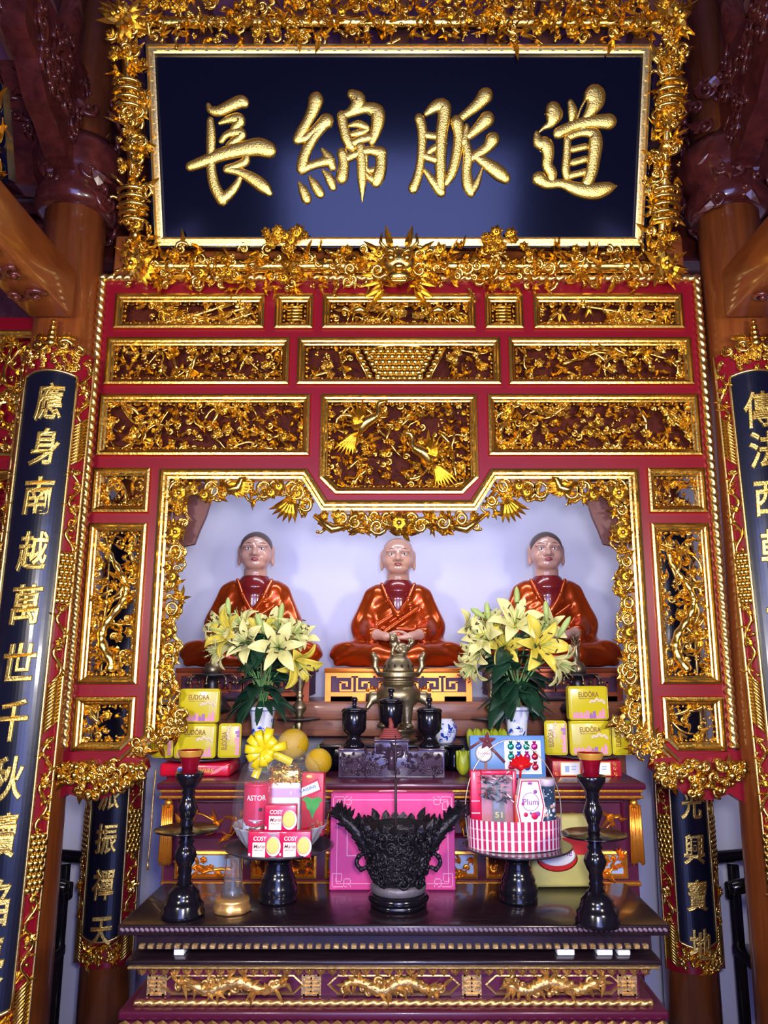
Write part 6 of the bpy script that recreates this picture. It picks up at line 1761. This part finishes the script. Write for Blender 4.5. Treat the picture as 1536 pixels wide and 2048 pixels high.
# ---- pink gift bag and yellow bag
pk = PX(785, 1775, 2.74)
pbag = thing('gift_bag', 'large pink paper gift bag with pale corner keys behind the iron burner', 'bag', (pk.x, 2.745, TZ))
PINK = mat('pink_paper', (.72, .055, .27), .5, var=.06, vscale=6); PINKL = mat('pale_pink_line', (.88, .38, .56), .5)
bw = mpp(1775, 2.72)*126; bh = PX(0, 1586, 2.72).z-TZ
m = MB(); m.rbox(-bw, bw, -.03, .03, 0, bh, .003, 1); m.build('bag', PINK, pbag)
q = MB(); q.T = WT(-.0302)
q.frame(rect(-bw+.022, bw-.022, .02, bh-.02), [(0, 0), (0, .0006), (.0022, .0006), (.0022, 0)])
for sx in (-1, 1):
    for sz in (0, 1):
        for (a, b_, c, d) in ((.008, .058, .010, .0125), (.008, .0105, .010, .050), (.008, .040, .050, .0525), (.0385, .041, .026, .050), (.020, .041, .026, .0285), (.020, .0225, .028, .040), (.046, .0485, .010, .036), (.046, .070, .034, .0365), (.0675, .070, .010, .036), (.058, .070, .018, .0205)):
            x0, x1 = (-bw+a, -bw+b_) if sx < 0 else (bw-b_, bw-a); z0_, z1_ = (c, d) if sz == 0 else (bh-d, bh-c)
            q.box(x0, x1, z0_, z1_, 0, .0007)
q.frame(rect(-bw+.055, bw-.055, .105, bh-.09), [(0, 0), (0, .0006), (.0035, .0006), (.0035, 0)])
q.build('printed_key_lines', PINKL, pbag)
m = MB(); m.tube([(-.05, 0, bh-.004), (-.045, .01, bh+.0), (0, .012, bh+.002), (.045, .01, bh), (.05, 0, bh-.004)], .0025, 6); m.build('cord_handle', PINKL, pbag)
yp = PX(1128, 1768, 2.74)
yb_ = thing('gift_bag', 'pale yellow bag with a red and white label behind the right lamp stand', 'bag', (yp.x, 2.77, TZ), .03)
YBAG = mat('pale_yellow_bag', (.56, .50, .16), .45, bump=.3, bscale=20)
ybh = PX(0, 1632, 2.74).z-TZ
m = MB(); m.rbox(-.105, .105, -.028, .028, 0, ybh, .012, 2); m.build('bag', YBAG, yb_)
q = MB(); q.T = WT(-.0284)
zl = PX(0, 1718, 2.72).z-TZ
q.box(.0, .1, zl+.008, zl+.062, 0, .001, 1)
q.ball((-.02, zl-.004, 0), .066, 1, 32, 6, (1.05, .62, .03)); q.ball((-.02, zl+.006, .0012), .060, 0, 32, 6, (1.05, .58, .03)); q.ball((-.02, zl+.008, .0006), .060, 3, 32, 6, (1.1, .62, .03))
q.T = None; text(q, 'Angel Pie', .030, WT(-.0284, -.018, zl+.012) @ MX.Translation((0, 0, .004)), 2, bold=.01, width=.095, shear=.1)
q.build('printed_label', [WHITE, mat('label_red', (.60, .02, .02), .4), mat('violet_ink', (.30, .05, .35), .4), mat('label_gold', (.72, .40, .10), .4)], yb_)
# ---- iron burner
ip = at(797, 1812); K = mpp(1700, ip.y)
ib = thing('incense_burner', 'black iron incense burner with a jagged flaring rim in the middle of the table', 'burner', (ip.x, ip.y, TZ))
m = MB(); m.lathe([(.090, .018), (.094, .024), (.094, .034), (.088, .040), (.080, .042)], n=48)
m.build('wooden_base', BLACKWOOD, ib)
m = MB()
m.lathe([(.084, .001), (.086, .018), (.060, .020)], n=48, mod=lambda w, z: 1+.03*math.cos(6*w))
m.build('base_foot', BLACKWOOD, ib)
IRONB = mat('black_cast_iron', (.020, .018, .024), .38, .55, bump=.9, bscale=38)
IRONG = mat('grey_iron', (.17, .15, .17), .5, .4, bump=.4, bscale=40)
m = MB(); m.lathe([(.078, .0415), (.084, .046), (.086, .062), (.080, .070)], n=48); m.build('foot_ring', IRONG, ib)
m = MB(); m.lathe([(.076, .068), (.080, .074), (.088, .110), (.097, .150), (.103, .185), (.110, .208), (.122, .232), (.112, .232), (.098, .205), (.088, .160), (.05, .150)], n=60); m.build('bowl', IRONB, ib)
m = MB(); R = random.Random(41)
for k in range(170):                                    # dragon scales and clouds in relief
    a = R.uniform(PI, 2*PI) if k < 190 else R.uniform(0, PI); z = R.uniform(.082, .225); rr = .080+.022*(z-.07)/.115+(max(0, z-.19)*.45)
    m.T = MX.Rotation(a+PI/2, 4, 'Z') @ MX.Translation((0, -rr, z)) @ WT(0)
    if R.random() < .7: m.scroll((0, 0, 0), R.random()*6, R.uniform(.012, .022), .0055, 1.2, hand=R.choice((-1, 1)))
    else: m.leaf((0, 0, 0), R.random()*6.28, R.uniform(.016, .032), .012, .006, lift=R.uniform(-.05, .1))
m.T = None; m.build('relief_carving', IRONB, ib)
m = MB()
for k in range(26):                                     # jagged crest
    a = 2*PI*k/26; h = R.uniform(.018, .048)
    m.T = MX.Rotation(a, 4, 'Z') @ MX.Translation((.117, 0, .225)) @ MX(((0, 0, 1, 0), (1, 0, 0, 0), (0, 1, 0, 0), (0, 0, 0, 1)))
    m.leaf((0, 0, .0), PI/2+R.uniform(-.35, .35), h, .030, .012, lift=.25)
    m.scroll((R.uniform(-.008, .008), -.002, .004), R.random()*6, .011, .0045, 1.1)
m.T = None; m.build('jagged_rim', IRONB, ib)
for s in (-1, 1):
    m = MB()                                            # dragon heads flaring up and out, tails looped down the sides
    pts = catmull([V((s*.098, -.02, .165)), V((s*.112, -.025, .20)), V((s*.135, -.025, .228)), V((s*.165, -.02, .255)), V((s*.190, -.02, .272))], 5)
    m.tube([tuple(p) for p in pts], [.022-.012*abs(i/len(pts)-.3) for i in range(len(pts))], 8)
    for i, p in enumerate(pts):
        for j in range(3):
            m.T = MX.Translation(p) @ WT(0); m.leaf((0, 0, .004*j), PI/2-s*R.uniform(-.6, 1.5), R.uniform(.024, .048), .017, .009, lift=R.uniform(-.3, .4))
    m.T = None
    for j in range(3): m.tube([tuple(pts[-1]), tuple(pts[-1]+V((s*(.012+.006*j), 0, .012-.012*j)))], [.006, .001], 5)
    m.build('dragon_head', IRONB, ib)
    m = MB(); c = [(.108, .205), (.122, .190), (.116, .172), (.104, .160), (.122, .148), (.128, .128), (.114, .112), (.098, .118)]
    m.tube([tuple(p) for p in catmull([V((s*x, -.025, z)) for x, z in c], 5)], .0065, 7)
    for (x, z) in c[::2]: m.ball((s*x, -.028, z), .0085, 0, 7, 5)
    m.build('handle', IRONB, ib)
m = MB(); m.lathe([(.02, .196), (.096, .196), (.098, .200), (.02, .206)], n=36); m.build('ash', mat('grey_ash', (.12, .11, .12), .9, bump=.5, bscale=60), ib)
m = MB(); top = PX(790, 1470, ip.y).z-TZ
m.tube([(-.008, -.01, .17), (-.0085, -.011, .30), (-.009, -.012, .37)], .0042, 7); m.tube([(-.009, -.012, .37), (-.0095, -.013, top)], .0024, 6)
o = m.build('incense_stick', mat('dark_incense_stick', (.035, .02, .025), .5)); o.location = ip; tag(o, 'single thick dark incense stick standing in the iron burner', 'incense')
# ---- small glass lamp with a gilt foot
gp = at(464, 1822)
t = thing('glass_lamp', 'clear glass chimney lamp on a gilt scalloped foot beside the left footed dish', 'lamp', (gp.x, gp.y, TZ))
m = MB(); m.lathe([(.050, 0), (.056, .004), (.054, .016), (.050, .022), (.052, .030), (.050, .038), (.036, .041)], n=48, mod=lambda w, z: 1+.03*math.cos(8*w)*(z < .02)); m.build('gilt_foot', mat('soft_gilt', (.85, .48, .16), .35, .75), t)
m = MB(); m.lathe([(.034, .0405), (.036, .044), (.034, .052), (.027, .070), (.029, .095), (.025, .120), (.022, .150), (.024, .158), (.0225, .158), (.0205, .150), (.023, .120), (.027, .095), (.025, .070), (.030, .052)], n=40, cap=False); m.build('chimney', CLEAR, t)
m = MB(); m.lathe([(.024, .046), (.022, .062), (.008, .068), (.006, .085)], n=24); m.build('burner', mat('grey_tin', (.35, .34, .36), .35, .8), t)
